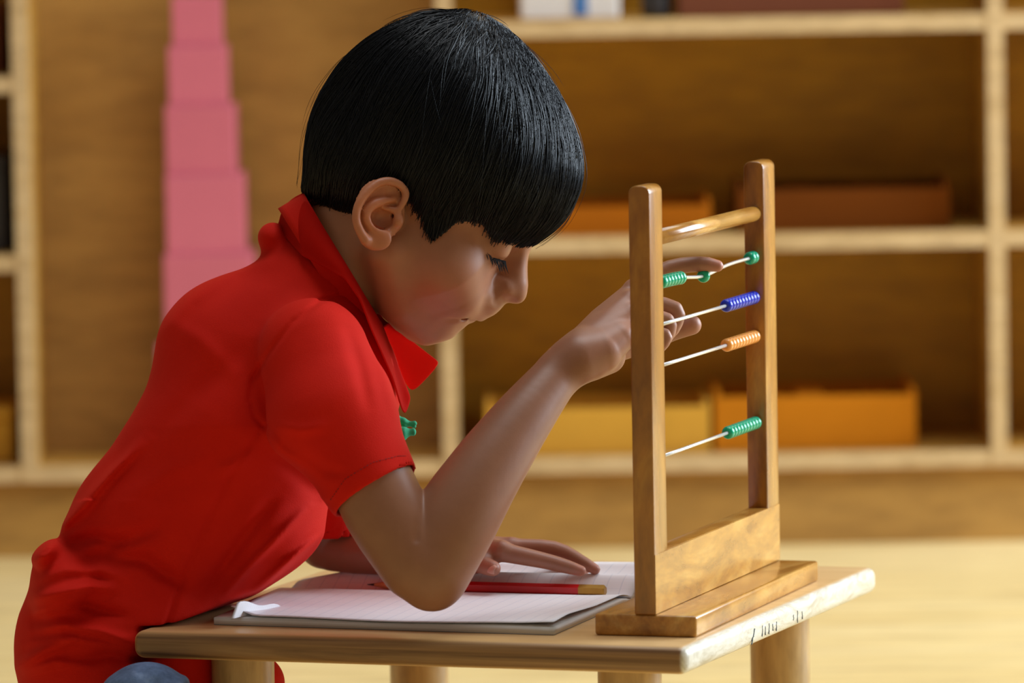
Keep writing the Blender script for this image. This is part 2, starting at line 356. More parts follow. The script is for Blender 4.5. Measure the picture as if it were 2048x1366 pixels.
# local: +x across the base, +y along the frame away from the camera
box('base', 0, BW, 0, AL, 0, BT, M['aba_h'], aba, .0022, True)
PL = .0318; RZ = BT + .042      # post width along the frame, rail top
def post(y0):
    bm = bmesh.new(); prof = []; r = PW * .36; x0, x1 = PX, PX + PW
    prof.append((x0, BT)); prof.append((x1, BT))
    for i in range(9):
        a = math.pi / 2 * i / 8; prof.append((x1 - r + r * math.cos(a), AH - r + r * math.sin(a)))
    for i in range(9):
        a = math.pi / 2 + math.pi / 2 * i / 8; prof.append((x0 + r + r * math.cos(a), AH - r + r * math.sin(a)))
    lo = [bm.verts.new((x, y0, z)) for x, z in prof]; hi = [bm.verts.new((x, y0 + PL, z)) for x, z in prof]; n = len(prof)
    bm.faces.new(lo); bm.faces.new(hi[::-1])
    for i in range(n): bm.faces.new((lo[(i + 1) % n], lo[i], hi[i], hi[(i + 1) % n]))
    bmesh.ops.recalc_face_normals(bm, faces=bm.faces[:])
    es = [e for e in bm.edges if len(e.link_faces) == 2 and e.calc_face_angle() > .6 and min(v.co.z for v in e.verts) > BT - 1]
    bmesh.ops.bevel(bm, geom=es, offset=.0011, segments=3, profile=.5, affect='EDGES')
    m_ = bpy.data.meshes.new('post'); bm.to_mesh(m_); bm.free(); return link('post', m_, M['aba'], aba, True)
post(0); post(AL - PL)
box('bottom_rail', PX, PX + PW, PL, AL - PL, BT, RZ, M['aba_h'], aba, .0012, True)
box('rail_face', PX + PW - .0004, PX + PW + .0003, .0006, AL - .0006, BT + .0006, RZ - .0004, M['aba_h'], aba, 0)
RX = PX + PW / 2
def rod_along(name, pts, r, mat, parent, seg=12):
    v, f = [], []; n = len(pts)
    for i, p in enumerate(pts):
        d = Vector(pts[min(i + 1, n - 1)]) - Vector(pts[max(i - 1, 0)]); d.normalize(); a = d.orthogonal().normalized(); b2 = d.cross(a)
        for k in range(seg):
            t = 2 * math.pi * k / seg; rr = r[i] if hasattr(r, '__len__') else r
            v.append(tuple(Vector(p) + rr * (math.cos(t) * a + math.sin(t) * b2)))
        if i:
            for k in range(seg): f.append(((i - 1) * seg + k, (i - 1) * seg + (k + 1) % seg, i * seg + (k + 1) % seg, i * seg + k))
    f.append(tuple(range(seg))[::-1]); f.append(tuple(range((n - 1) * seg, n * seg)))
    return link(name, mesh_np(name, v, f), mat, parent, True)
def loc_on(u, v):                # abacus local (y,z) where the ray through a pixel meets the frame's mid plane x=RX
    r = FWD + (u - 1024) / F * RT - (v - 683) / F * UPV
    ex = np.array([math.cos(AYAW), math.sin(AYAW), 0]); ey = np.array([-math.sin(AYAW), math.cos(AYAW), 0])
    o_ = np.array([AX, AY, TT]); t = (RX - (CAMP - o_) @ ex) / (r @ ex); p = CAMP + r * t - o_
    return p @ ey, p[2], t
bar_z = loc_on(1420, 449)[1]
tb_ = rod_along('top_bar', [(RX, PL - .004, bar_z), (RX, AL / 2, bar_z), (RX, AL - PL + .004, bar_z)], .0056, M['aba_h'], aba, 20)
rods = []
BR, BTK = .0048, .0076
def bead_mesh(name):
    prof = [(.0011, -BTK / 2 + .0005), (.0022, -BTK / 2)]
    for i in range(1, 10):
        a = -math.pi / 2 + math.pi * i / 10
        prof.append((BR * (.30 + .70 * math.cos(a) ** .8), BTK / 2 * math.sin(a)))
    prof += [(.0022, BTK / 2), (.0011, BTK / 2 - .0005)]
    o = lathe(name, prof, None, None, 20, 'Y'); m_ = o.data; bpy.data.objects.remove(o); return m_
for (u0, v0, u1, v1, colr, lay) in ((1450, 534, 1497, 513, 'bead_green', 'first'), (1334, 651, 1446, 608, 'bead_blue', 'far'),
                                    (1336, 729, 1442, 692, 'bead_orange', 'far'), (1340, 909, 1450, 866, 'bead_green', 'far')):
    z0 = loc_on(u0, v0)[1]; z1 = loc_on(u1, v1)[1]; z = (z0 + z1) / 2
    bmz = bead_mesh('bead'); bmz.materials.append(M[colr])
    if lay == 'first':
        ya, za, da = loc_on(1407, 552); pts = []
        for i in range(25):
            y = PL - .003 + (AL - 2 * PL + .006) * i / 24
            e = math.exp(-((y - ya) / .045) ** 2); pts.append((RX, y, z - (z - za) * e))
        rod_along('wire_rod', pts, .00125, M['steel'], aba, 10)
        yl = loc_on(1360, 560)[0]; ys = [yl - k * BTK for k in range(7)] + [ya, AL - PL - BTK * .6, AL - PL - BTK * 1.6]
        ROD1 = (ya, za, da)
        ys = [y for y in ys if y > PL + BTK * .4]
        for y in ys:
            e = math.exp(-((y - ya) / .045) ** 2)
            b_ = link('bead', bmz, None, aba, True); b_.location = (RX, y, z - (z - za) * e)
    else:
        rod_along('wire_rod', [(RX, PL - .003, z), (RX, AL / 2, z), (RX, AL - PL + .003, z)], .00125, M['steel'], aba, 10)
        for k in range(10):
            b_ = link('bead', bmz, None, aba, True); b_.location = (RX, AL - PL - BTK * (.55 + 1.05 * k), z)
print('rod1 bead depth w', (ROD1[2] - DREF) / UN)

# ------------------------------------------------------------------ notebook and pencil
def grid_sheet(name, fn, nu, nv, thick, mat, parent, uvs=True):
    v, f, uvl = [], [], []
    for lay in (0, 1):
        for j in range(nv + 1):
            for i in range(nu + 1):
                p = np.array(fn(i / nu, j / nv)); p = p - np.array([0, 0, thick * lay]); v.append(p); uvl.append((i / nu, j / nv))
    N = (nu + 1) * (nv + 1); id_ = lambda i, j, l: l * N + j * (nu + 1) + i
    for j in range(nv):
        for i in range(nu):
            f.append((id_(i, j, 0), id_(i + 1, j, 0), id_(i + 1, j + 1, 0), id_(i, j + 1, 0)))
            f.append((id_(i, j, 1), id_(i, j + 1, 1), id_(i + 1, j + 1, 1), id_(i + 1, j, 1)))
    for i in range(nu):
        f.append((id_(i, 0, 0), id_(i, 0, 1), id_(i + 1, 0, 1), id_(i + 1, 0, 0))); f.append((id_(i, nv, 0), id_(i + 1, nv, 0), id_(i + 1, nv, 1), id_(i, nv, 1)))
    for j in range(nv):
        f.append((id_(0, j, 0), id_(0, j + 1, 0), id_(0, j + 1, 1), id_(0, j, 1))); f.append((id_(nu, j, 0), id_(nu, j, 1), id_(nu, j + 1, 1), id_(nu, j + 1, 0)))
    me = mesh_np(name, v, f); o = link(name, me, mat, parent, True)
    ul = me.uv_layers.new(name='UVMap')
    for lp in me.loops: ul.data[lp.index].uv = uvl[lp.vertex_index]
    return o
nbk = empty('notebook', tuple(on_z(760, 1230, TT))); tag(nbk, 'open ruled notebook with curled white pages lying under the elbow', 'notebook')
inv = Vector(nbk.location)
def L(p): return np.array(p) - np.array(inv)
n1, n2 = on_z(428, 1250, TT), on_z(1108, 1271, TT); g1, g2 = on_z(578, 1186, TT), on_z(1262, 1203, TT)
def quad(a, b, c, d, s, t): return (1 - t) * ((1 - s) * a + s * b) + t * ((1 - s) * c + s * d)
def front_z(s, t): return .0062 - .0042 * max(0, (t - .86) / .14) ** 1.5 + .0006 * math.sin(s * 9) * (1 - t)
def front_stack(s, t):
    p = quad(n1, n2, g1, g2, s, t); p = L(p); p[2] += front_z(s, t) - .0008; return p
def block(name, fn, nu, nv, mat, parent, zb=.0006):
    o = grid_sheet(name, fn, nu, nv, 0, mat, parent); me = o.data; N = (nu + 1) * (nv + 1)
    for i in range(N, 2 * N): me.vertices[i].co.z = zb
    return o
block('page_stack', front_stack, 24, 16, M['page_edge'], nbk)
def front_page(s, t):            # top leaf, near right corner lifts, near left corner curls
    p = L(quad(n1, n2, g1, g2, s, t)); z = front_z(s, t) + .0007
    z += .0026 * max(0, s - .72) / .28 * max(0, 1 - abs(t - .18) / .35) + .0012 * max(0, s - .9) / .1
    c = max(0, 1 - (s / .12)) * max(0, 1 - t / .4); z += .006 * c
    p = p + (np.array([.012, .004, 0]) * c); p[2] += z; return p
grid_sheet('page', front_page, 36, 20, .0003, M['paper'], nbk)
def curl(s, t):                  # crumpled leaf corner standing up at the left
    base = on_z(462 + 100 * s, 1238 - 24 * s, TT + .0066); p = L(base); k = t * (1 - s) ** .8
    p = p + k * np.array([.004, .010, .0105]) + np.array([0, 0, .0012 * math.sin(9 * s) * t]); return p
grid_sheet('curled_corner', curl, 12, 10, .0003, M['paper'], nbk)
f1, f2 = on_z(700, 1124, TT + .02), on_z(1352, 1127, TT + .02)
f1[2] = TT; f2[2] = TT
q1, q2 = g1.copy(), g2.copy()
def back_z(s, t):
    return (.0030 + .0165 * (1 - math.exp(-(t / .14) ** 1.6)) - .0065 * math.sin(min(1, max(0, (t - .22) / .6)) * math.pi) + .0015 * t)
def back_page(s, t):
    p = L(quad(q1, q2, f1, f2, s, t)); e = max(0, 1 - s / .16); p[2] += back_z(s, t) - .008 * e * min(1, t * 5); return p
def back_stack(s, t):
    p = back_page(s, t); p[2] -= .0009; return p
block('page_stack', back_stack, 24, 24, M['page_edge'], nbk)
grid_sheet('page', back_page, 30, 30, .0003, M['paper'], nbk)
grid_sheet('cover', lambda s, t: L(quad(n1, n2, g1, g2, s, t)) + np.array([0, 0, .0006]), 4, 4, .0005, M['cover'], nbk)
grid_sheet('cover', lambda s, t: L(quad(g1, g2, f1, f2, s, t)) + np.array([0, 0, .0006]), 4, 4, .0005, M['cover'], nbk)

pz = TT + .0045
pt, pe = on_z(735, 1169, pz + .004), on_z(1211, 1181.5, pz + .004)
pd = Vector(pe - pt); plen = pd.length
pen = empty('pencil', tuple(pt)); tag(pen, 'red hexagonal pencil with gold end lying in the notebook gutter', 'pencil')
pen.rotation_euler = pd.to_track_quat('X', 'Z').to_euler()
def hexbar(name, x0, x1, r0, r1, mat, seg=6):
    v, f = [], []
    for x, r in ((x0, r0), (x1, r1)):
        for k in range(seg):
            a = 2 * math.pi * (k + .5) / seg; v.append((x, r * math.cos(a), r * math.sin(a)))
    for k in range(seg): f.append((k, (k + 1) % seg, seg + (k + 1) % seg, seg + k))
    f.append(tuple(range(seg))[::-1]); f.append(tuple(range(seg, 2 * seg)))
    return link(name, mesh_np(name, v, f), mat, pen)
PR = .0042
hexbar('graphite_point', 0, .006, .0003, .0011, M['graphite'], 12); hexbar('sharpened_wood', .0055, .022, .0011, PR, M['pencil_wood'], 12)
hexbar('red_barrel', .0215, plen - .0195, PR, PR, M['pencil_red']); hexbar('gold_band', plen - .0197, plen - .001, PR * 1.01, PR * 1.01, M['pencil_gold'])
hexbar('gold_end', plen - .001, plen, PR * 1.0, PR * .8, M['pencil_gold'])

# ------------------------------------------------------------------ implicit surface sculpting
def smin(a, b, k):
    h = np.clip(.5 + .5 * (b - a) / k, 0, 1); return b + (a - b) * h - k * h * (1 - h)
def smax(a, b, k): return -smin(-a, -b, k)
def cone_chain(p, pts, k=0):     # pts: (xyz, r)
    d = None
    if len(pts) == 1:
        q = p - pts[0][0]; return np.sqrt((q * q).sum(1)) - pts[0][1]
    for (a, ra), (b, rb) in zip(pts[:-1], pts[1:]):
        a = np.asarray(a, float); ab = np.asarray(b, float) - a; pa = p - a
        t = np.clip(pa @ ab / (ab @ ab), 0, 1); q = pa - t[:, None] * ab
        e = np.sqrt((q * q).sum(1)) - (ra + (rb - ra) * t)
        d = e if d is None else (smin(d, e, k) if k else np.minimum(d, e))
    return d
def ellipsoid(p, c, r):
    q = p - np.asarray(c, float); r = np.asarray(r, float)
    k0 = np.sqrt(((q / r) ** 2).sum(1)) + 1e-9; k1 = np.sqrt(((q / r ** 2) ** 2).sum(1)) + 1e-9
    return k0 * (k0 - 1) / k1
def poly_d(x, y, pts):           # 2-D distance to a polyline
    d = np.full(x.shape, 1e9)
    for (ax, ay), (bx, by) in zip(pts[:-1], pts[1:]):
        dx, dy = bx - ax, by - ay; t = np.clip(((x - ax) * dx + (y - ay) * dy) / (dx * dx + dy * dy), 0, 1)
        d = np.minimum(d, np.hypot(x - ax - t * dx, y - ay - t * dy))
    return d
def poly_fade(x, y, pts):
    tot = sum(math.hypot(b[0] - a[0], b[1] - a[1]) for a, b in zip(pts[:-1], pts[1:])); run = 0
    d = np.full(x.shape, 1e9); fr = np.zeros(x.shape)
    for (ax, ay), (bx, by) in zip(pts[:-1], pts[1:]):
        dx, dy = bx - ax, by - ay; l_ = math.hypot(dx, dy); t = np.clip(((x - ax) * dx + (y - ay) * dy) / (l_ * l_), 0, 1)
        e = np.hypot(x - ax - t * dx, y - ay - t * dy); c = e < d; d = np.where(c, e, d); fr = np.where(c, (run + t * l_) / tot, fr); run += l_
    return d, np.sin(np.pi * np.clip(fr, .02, .98)) ** .7
def axis_pts(*segs):            # (start, step), ..., (end,) -> graded coordinates
    out = []
    for (x0, h), nx in zip(segs[:-1], segs[1:]): out.append(np.linspace(x0, nx[0], max(2, int(round((nx[0] - x0) / h)) + 1))[:-1])
    return np.append(np.concatenate(out), segs[-1][0])
def surface(fn, lo, hi=None, h=None, n=14):
    if hi is not None: axs = [np.arange(lo[i], hi[i] + h, h, dtype=float) for i in range(3)]
    else: axs = [np.asarray(a_, float) for a_ in lo]
    for i in range(3):           # pad to whole blocks
        need = (-(len(axs[i]) - 1)) % n; st = axs[i][-1] - axs[i][-2]; axs[i] = np.concatenate([axs[i], axs[i][-1] + st * np.arange(1, need + 1)])
    nb = [(len(a_) - 1) // n for a_ in axs]
    gi = np.stack(np.meshgrid(*[np.arange(k) for k in nb], indexing='ij'), -1).reshape(-1, 3)
    c0 = np.stack([axs[i][gi[:, i] * n] for i in range(3)], 1); c1 = np.stack([axs[i][gi[:, i] * n + n] for i in range(3)], 1)
    cen = (c0 + c1) / 2; hd = np.linalg.norm(c1 - c0, axis=1) / 2
    d = fn(cen); gi = gi[np.abs(d) < hd * 1.25 + 10]
    S = np.array([len(a_) + 1 for a_ in axs]); stride = np.array([S[1] * S[2], S[2], 1], dtype=np.int64)
    loc = np.stack(np.meshgrid(*[np.arange(n + 1)] * 3, indexing='ij'), -1).reshape(-1, 3)
    cell_id, cell_v, quads = [], [], []
    for g in gi:
        base = g * n; ii = base + loc; P = np.stack([axs[i][ii[:, i]] for i in range(3)], 1)
        D = fn(P).reshape(n + 1, n + 1, n + 1); I = D < 0
        if I.all() or not I.any(): continue
        acc = np.zeros((n, n, n, 3)); cnt = np.zeros((n, n, n))
        for ax in range(3):
            sl0 = [slice(None)] * 3; sl1 = [slice(None)] * 3; sl0[ax] = slice(0, n); sl1[ax] = slice(1, n + 1)
            A, B = D[tuple(sl0)], D[tuple(sl1)]; cr_ = (A < 0) != (B < 0)
            if not cr_.any(): continue
            t = np.where(cr_, A / np.where(cr_, A - B, 1), 0)
            o1, o2 = [a for a in range(3) if a != ax]
            for s1 in (0, 1):
                for s2 in (0, 1):
                    sl = [slice(0, n)] * 3; sl[o1] = slice(s1, n + s1); sl[o2] = slice(s2, n + s2); sl = tuple(sl)
                    c = cr_[sl]; tt = t[sl]; cnt += c
                    acc[..., ax] += np.where(c, tt, 0); acc[..., o1] += c * s1; acc[..., o2] += c * s2
            c = cr_[:n, :n, :n]; idx = np.argwhere(c)
            if len(idx):
                G = idx + base; ok = (G[:, o1] > 0) & (G[:, o2] > 0); idx = idx[ok]; G = G[ok]
                e1 = stride[o1]; e2 = stride[o2]; k0 = G @ stride
                q = np.stack([k0 - e1 - e2, k0 - e2, k0, k0 - e1], 1)
                inside = A[idx[:, 0], idx[:, 1], idx[:, 2]] < 0
                flip = inside if ax != 1 else ~inside
                q[~flip] = q[~flip][:, ::-1]; quads.append(q)
        w_ = np.argwhere(cnt > 0); m_ = cnt[cnt > 0][:, None]; fr = acc[cnt > 0] / m_
        cell_id.append((w_ + base) @ stride); gidx = w_ + base
        cell_v.append(np.stack([axs[i][gidx[:, i]] + fr[:, i] * (axs[i][gidx[:, i] + 1] - axs[i][gidx[:, i]]) for i in range(3)], 1))
    ids = np.concatenate(cell_id); V = np.concatenate(cell_v); Qd = np.concatenate(quads)
    order = np.argsort(ids); ids = ids[order]; V = V[order]
    pos = np.clip(np.searchsorted(ids, Qd), 0, len(ids) - 1); ok = (ids[pos] == Qd).all(1)
    return V, pos[ok]
def smooth_v(V, Qd, it=1, lam=.5):
    n = len(V)
    for _ in range(it):
        acc = np.zeros_like(V); cnt = np.zeros(n)
        for a, b in ((0, 1), (1, 2), (2, 3), (3, 0)):
            for i, j in ((a, b), (b, a)):
                for k in range(3): acc[:, k] += np.bincount(Qd[:, i], V[Qd[:, j], k], n)
                cnt += np.bincount(Qd[:, i], minlength=n)
        V = V + lam * (acc / np.maximum(cnt, 1)[:, None] - V)
    return V

# ---------------------------------------------------------------- head, in head axes: a forward, b up, c depth
CH, SH = math.cos(math.radians(40)), math.sin(math.radians(40))
def to_abc(p):
    x = p[:, 0] - 785; y = p[:, 1] - 440
    return np.stack([x * CH + y * SH, x * SH - y * CH, p[:, 2]], 1)
def from_abc(a, b, c): return np.array([785 + a * CH + b * SH, 440 + a * SH - b * CH, c])
def px_abc(u, v, w=0): return to_abc(Q(u, v, w)[None])[0]
PROFILE = [px_abc(*p) for p in ((1066, 489), (1060, 503), (1056, 520), (1055, 540), (1056, 562), (1055, 582), (1049, 600), (1033, 608), (1010, 609),
                                (1000, 620), (985, 632), (968, 641), (953, 641), (946, 645), (932, 652), (920, 662), (907, 674), (888, 680), (868, 684), (842, 688), (815, 677), (790, 657))]
def head_base(q):
    qa = np.stack([q[:, 0], q[:, 1], np.abs(q[:, 2])], 1)
    d = ellipsoid(q, (-25, 186, 0), (228, 210, 192))
    d = smin(d, ellipsoid(q, (105, 190, 0), (130, 135, 150)), 40)
    d = smin(d, ellipsoid(q, (95, 10, 0), (138, 165, 138)), 50)
    d = smin(d, cone_chain(qa, [((40, -55, 118), 48), ((120, -110, 70), 48), ((190, -108, 12), 50)]), 45)
    d = smin(d, cone_chain(qa, [((150, -10, 82), 72), ((190, -30, 55), 55)]), 45)        # cheeks
    d = smin(d, ellipsoid(qa, (190, 126, 60), (32, 16, 44)), 22)                           # brow
    d = smin(d, ellipsoid(q, (214, -30, 0), (50, 46, 62)), 22)                            # muzzle
    d = smin(d, cone_chain(q, [((205, 132, 0), 40), ((235, 100, 0), 32), ((262, 62, 0), 30)]), 20)
    d = smin(d, ellipsoid(q, (272, 52, 0), (27, 24, 26)), 12)
    d = smin(d, ellipsoid(qa, (254, 40, 25), (24, 17, 16)), 14)                             # alae
    d = smin(d, ellipsoid(q, (236, 2, 0), (44, 34, 50)), 20)                              # philtrum
    d = smax(d, -ellipsoid(qa, (232, 92, 70), (24, 30, 40)), 24)                           # sockets
    d = smin(d, ellipsoid(qa, (186, 90, 66), (38, 38, 38)), 18)                            # lids over the eyes
    d = smax(d, -cone_chain(qa, [((266, 27, 13), 5), ((262, 30, 17), 6.5), ((256, 31, 18), 4)]), 4)
    return d
def lid_crease(q):
    qa = np.stack([q[:, 0], q[:, 1], np.abs(q[:, 2])], 1)
    k = cone_chain(qa, [((171, 75, 96), 2), ((196, 73, 93), 2), ((217, 76, 80), 2), ((229, 82, 60), 2)])
    return 3.2 * np.exp(-(np.maximum(k, 0) / 4.5) ** 2)
MG = [px_abc(955, 641, 0), px_abc(946, 639, -24), px_abc(934, 634, -44), px_abc(927, 633, -54)]
MC = [px_abc(927, 633, -58), px_abc(908, 639, -74), px_abc(890, 646, -88), px_abc(874, 653, -98)]
AG = [px_abc(1004, 570, -40), px_abc(992, 586, -44), px_abc(990, 602, -42), px_abc(998, 611, -34)]
def mouth_groove(q):
    qa = np.stack([q[:, 0], q[:, 1], -np.abs(q[:, 2])], 1)
    k = cone_chain(qa, [(m_, 1) for m_ in MG]); g = 6.5 * np.exp(-(np.maximum(k, 0) / 5.5) ** 2)
    k4 = cone_chain(qa, [(m_, 1) for m_ in AG])
    k2 = cone_chain(qa, [(m_, 1) for m_ in MC]); k3 = np.sqrt(((qa - MG[-1]) ** 2).sum(1))
    return g + 5.0 * np.exp(-(np.maximum(k2, 0) / 6.5) ** 2) + 4.0 * np.exp(-(k3 / 7) ** 2) + 3.2 * np.exp(-(np.maximum(k4, 0) / 5.5) ** 2)
PP = np.array(PROFILE)
def _g(q, c):
    s = np.array([17., 17., 30.]); e = ((q[:, None, :] - c[None]) / s) ** 2; return np.exp(-e.sum(2))
_res = head_base(PP) + mouth_groove(PP)
_K = _g(PP, PP) + .04 * np.eye(len(PP)); PWT = np.linalg.solve(_K, _res)
print('profile residuals', np.round(_res, 1))
def dense(ch, n=4):              # Catmull-Rom refinement of a tapered chain
    P = [np.append(np.asarray(c, float), r) for c, r in ch]; P = [2 * P[0] - P[1]] + P + [2 * P[-1] - P[-2]]; out = []
    for i in range(1, len(P) - 2):
        for k in range(n):
            t = k / n; a, b, c, d = P[i - 1:i + 3]
            out.append(.5 * (2 * b + (c - a) * t + (2 * a - 5 * b + 4 * c - d) * t * t + (3 * b - a - 3 * c + d) * t ** 3))
    out.append(P[-2]); return [(o_[:3], o_[3]) for o_ in out]
def ear_fn(p):
    s = p
    base = lambda u: -186 - .42 * (815 - u)
    def E(u, v, dw=0): return Q(u, v, base(u) + dw)
    helix = [E(797, 420, 6), E(808, 402, 0), E(811, 386), E(803, 373), E(790, 365), E(774, 362), E(755, 367), E(736, 382), E(721, 402), E(713, 423), E(713, 443), E(720, 462), E(731, 481)]
    rr = [6, 7, 8, 8, 8.5, 8.5, 8.5, 9, 9, 8.5, 8.5, 9, 10]
    d = cone_chain(s, dense(list(zip(helix, rr)), 3))
    lobe = ellipsoid(s, E(753, 478, 6), (30, 24, 10)); d = smin(d, lobe, 14)
    anti = [E(786, 398, 12), E(768, 402, 8), E(748, 408, 5), E(735, 421, 4), E(733, 437, 4), E(742, 452, 4), E(757, 464, 3), E(772, 470, 4)]
    d = smin(d, cone_chain(s, dense(list(zip(anti, (7, 9.5, 11, 10, 9, 9, 10, 9))), 3)), 7)
    # tilted plate joining helix and head
    q = s.copy(); q[:, 2] = s[:, 2] - (-186 - .42 * (815 - s[:, 0])) - 12
    plate = ellipsoid(q, (764, 424, 0), (50, 62, 8)); d = smin(d, plate, 6)
    d = smin(d, cone_chain(s, [(E(766, 430, 34), 28), (E(784, 434, 50), 26)]), 10)          # root
    bowl = np.minimum(ellipsoid(s, E(765, 438, 6), (27, 23, 26)), cone_chain(s, [(E(772, 416, 8), 9), (E(790, 411, 9), 6)]))
    d = smax(d, -bowl, 4)
    d = smax(d, -cone_chain(s, [(E(779, 386, 3), 7), (E(790, 384, 4), 6)]), 5)
    d = smin(d, cone_chain(s, [(E(770, 416, 14), 5), (E(796, 420, 8), 6)]), 5)              # crus
    d = smin(d, ellipsoid(s, E(797, 441, 6), (10, 14, 10)), 9)                              # tragus
    d = smax(d, -cone_chain(s, [(E(788, 431, 16), 6), (E(800, 431, 40), 6)]), 3)
    return d
def head_fn(p):
    q = to_abc(p); d = head_base(q) + mouth_groove(q) + lid_crease(q) * .8
    near = (np.abs(q[:, 2]) < 85) & (q[:, 0] > 70) & (q[:, 1] < 200) & (np.abs(d) < 40)
    if near.any():
        d2 = d[near] - _g(q[near], PP) @ PWT; d[near] = d2
    return d
EARC = np.array([760, 430, -215.])
def skin_head(p):
    d = head_fn(p)
    neck = cone_chain(p, [(np.array([600, 610, 0.]), 118), (np.array([690, 525, 0.]), 106), (np.array([770, 430, 0.]), 112)])
    d = smin(d, neck, 35)
    d = smin(d, ellipsoid(p, (672, 440, 0), (52, 60, 80)), 30)
    m = ((p - EARC) ** 2).sum(1) < 190 ** 2
    if m.any(): d[m] = smin(d[m], ear_fn(p[m]), 7)
    pm = p.copy(); pm[:, 2] *= -1
    m = ((pm - EARC) ** 2).sum(1) < 190 ** 2
    if m.any(): d[m] = smin(d[m], ear_fn(pm[m]), 7)
    return d

# ---------------------------------------------------------------- arms and hands
WB = (ROD1[2] - DREF) / UN       # depth offset of the pressed bead
R_ARM = [(Q(640, 735, -235), 66), (Q(700, 862, -322), 78), (Q(765, 1010, -352), 82), (Q(838, 1122, -364), 80)]
R_FORE = [(Q(862, 1138, -364), 79), (Q(905, 1050, -350), 84), (Q(965, 952, -322), 75), (Q(1040, 845, -275), 61), (Q(1118, 746, -216), 46), (Q(1165, 698, -192), 41)]
R_FORE = dense(R_FORE, 8); R_UP = dense(R_ARM, 3)
def right_arm(p):
    d = smin(cone_chain(p, R_UP), cone_chain(p, R_FORE), 4)
    d = smin(d, ellipsoid(p, Q(866, 1178, -364), (42, 38, 44)), 22)
    # crease inside the elbow
    k = cone_chain(p, [(Q(850, 972, -395), 2), (Q(846, 992, -420), 2), (Q(838, 1030, -434), 2), (Q(833, 1078, -440), 1)])
    return d + 5 * np.exp(-(np.maximum(k, 0) / 6) ** 2)
iw = WB - 6
R_HAND = dict(
    palm=[[(Q(1140, 722, -200), 40), (Q(1200, 640, iw - 55), 24), (Q(1266, 579, iw - 12), 18)], [(Q(1150, 718, -205), 40), (Q(1262, 600, iw - 45), 20)],
          [(Q(1150, 722, -210), 40), (Q(1262, 628, iw - 75), 20)], [(Q(1160, 722, -215), 38), (Q(1254, 664, iw - 100), 19)], [(Q(1180, 722, -190), 40), (Q(1215, 712, -160), 36)], [(Q(1120, 745, -216), 46), (Q(1160, 714, -214), 47), (Q(1205, 702, -204), 40), (Q(1242, 676, -188), 28)]],
    fingers=[[(Q(1266, 576, iw - 12), 18), (Q(1338, 537, iw), 16.5), (Q(1402, 528, iw + 2), 15.5), (Q(1435, 532, iw), 12)],
             [(Q(1262, 600, iw - 45), 18), (Q(1350, 618, iw - 40), 15.5), (Q(1346, 658, iw - 44), 13.5), (Q(1322, 676, iw - 44), 12)],
             [(Q(1262, 628, iw - 75), 17), (Q(1334, 640, iw - 72), 14.5), (Q(1334, 674, iw - 72), 12.5), (Q(1306, 684, iw - 72), 11.5)],
             [(Q(1254, 664, iw - 100), 16), (Q(1330, 668, iw - 98), 11.5), (Q(1322, 694, iw - 98), 10.5), (Q(1296, 700, iw - 96), 10)],
             [(Q(1215, 700, -130), 30), (Q(1290, 684, iw - 10), 21), (Q(1345, 664, iw + 4), 18), (Q(1383, 650, iw + 10), 20)]])
LW = 120.
L_ARM = [(Q(612, 700, 255), 80), (Q(632, 880, 300), 76), (Q(642, 1050, 330), 62), (Q(668, 1090, 330), 54), (Q(830, 1104, 260), 48), (Q(950, 1106, 190), 38)]
L_DN = dense(L_ARM, 3)
L_HAND = dict(
    palm=[[(Q(945, 1106, 190), 36), (Q(1004, 1100, LW + 10), 20)], [(Q(945, 1104, 195), 36), (Q(1022, 1092, LW + 48), 18)],
          [(Q(945, 1106, 210), 34), (Q(1020, 1098, LW + 88), 17)], [(Q(945, 1110, 225), 32), (Q(1010, 1104, LW + 122), 16)], [(Q(945, 1116, 180), 30), (Q(970, 1122, LW + 14), 24)]],
    fingers=[[(Q(1004, 1104, LW + 10), 20), (Q(1086, 1121, LW + 8), 16.5), (Q(1132, 1133, LW + 6), 14.5), (Q(1162, 1142, LW + 5), 11)],
             [(Q(1022, 1094, LW + 48), 18), (Q(1108, 1097, LW + 50), 15.5), (Q(1160, 1122, LW + 50), 14), (Q(1190, 1139, LW + 50), 11)],
             [(Q(1020, 1100, LW + 88), 17), (Q(1098, 1102, LW + 96), 14.5), (Q(1146, 1124, LW + 98), 13), (Q(1172, 1138, LW + 98), 10.5)],
             [(Q(1010, 1106, LW + 122), 16), (Q(1070, 1110, LW + 136), 12.5), (Q(1106, 1124, LW + 142), 11.5), (Q(1128, 1136, LW + 144), 9.5)],
             [(Q(955, 1122, LW + 20), 22), (Q(972, 1132, LW - 10), 18), (Q(986, 1137, LW - 24), 16)]])
for H_ in (R_HAND, L_HAND): H_['dense'] = [dense(c, 3) for c in H_['fingers']]
def hand_fn(p, H):
    d = None
    for c in H['palm']:
        e = cone_chain(p, c); d = e if d is None else smin(d, e, 14)
    f = None
    for c in H['dense']:
        e = cone_chain(p, c)
        f = e if f is None else smin(f, e, 2.5)
    return smin(d, f, 8)
TORSO = [((612, 585), 112), ((590, 690), 172), ((490, 860), 205), ((338, 1085), 203), ((272, 1300), 240), ((290, 1500), 235)]
def torso_fn(p, off=0):
    q = p.copy(); ks = np.interp(p[:, 1], [850, 1150], [1.12, .95]); sh = np.interp(p[:, 1], [850, 1150], [0, 50])
    q[:, 2] = (p[:, 2] - sh) / ks
    return cone_chain(q, [(np.array([x, y, 0.]), r + off) for (x, y), r in TORSO], 30)
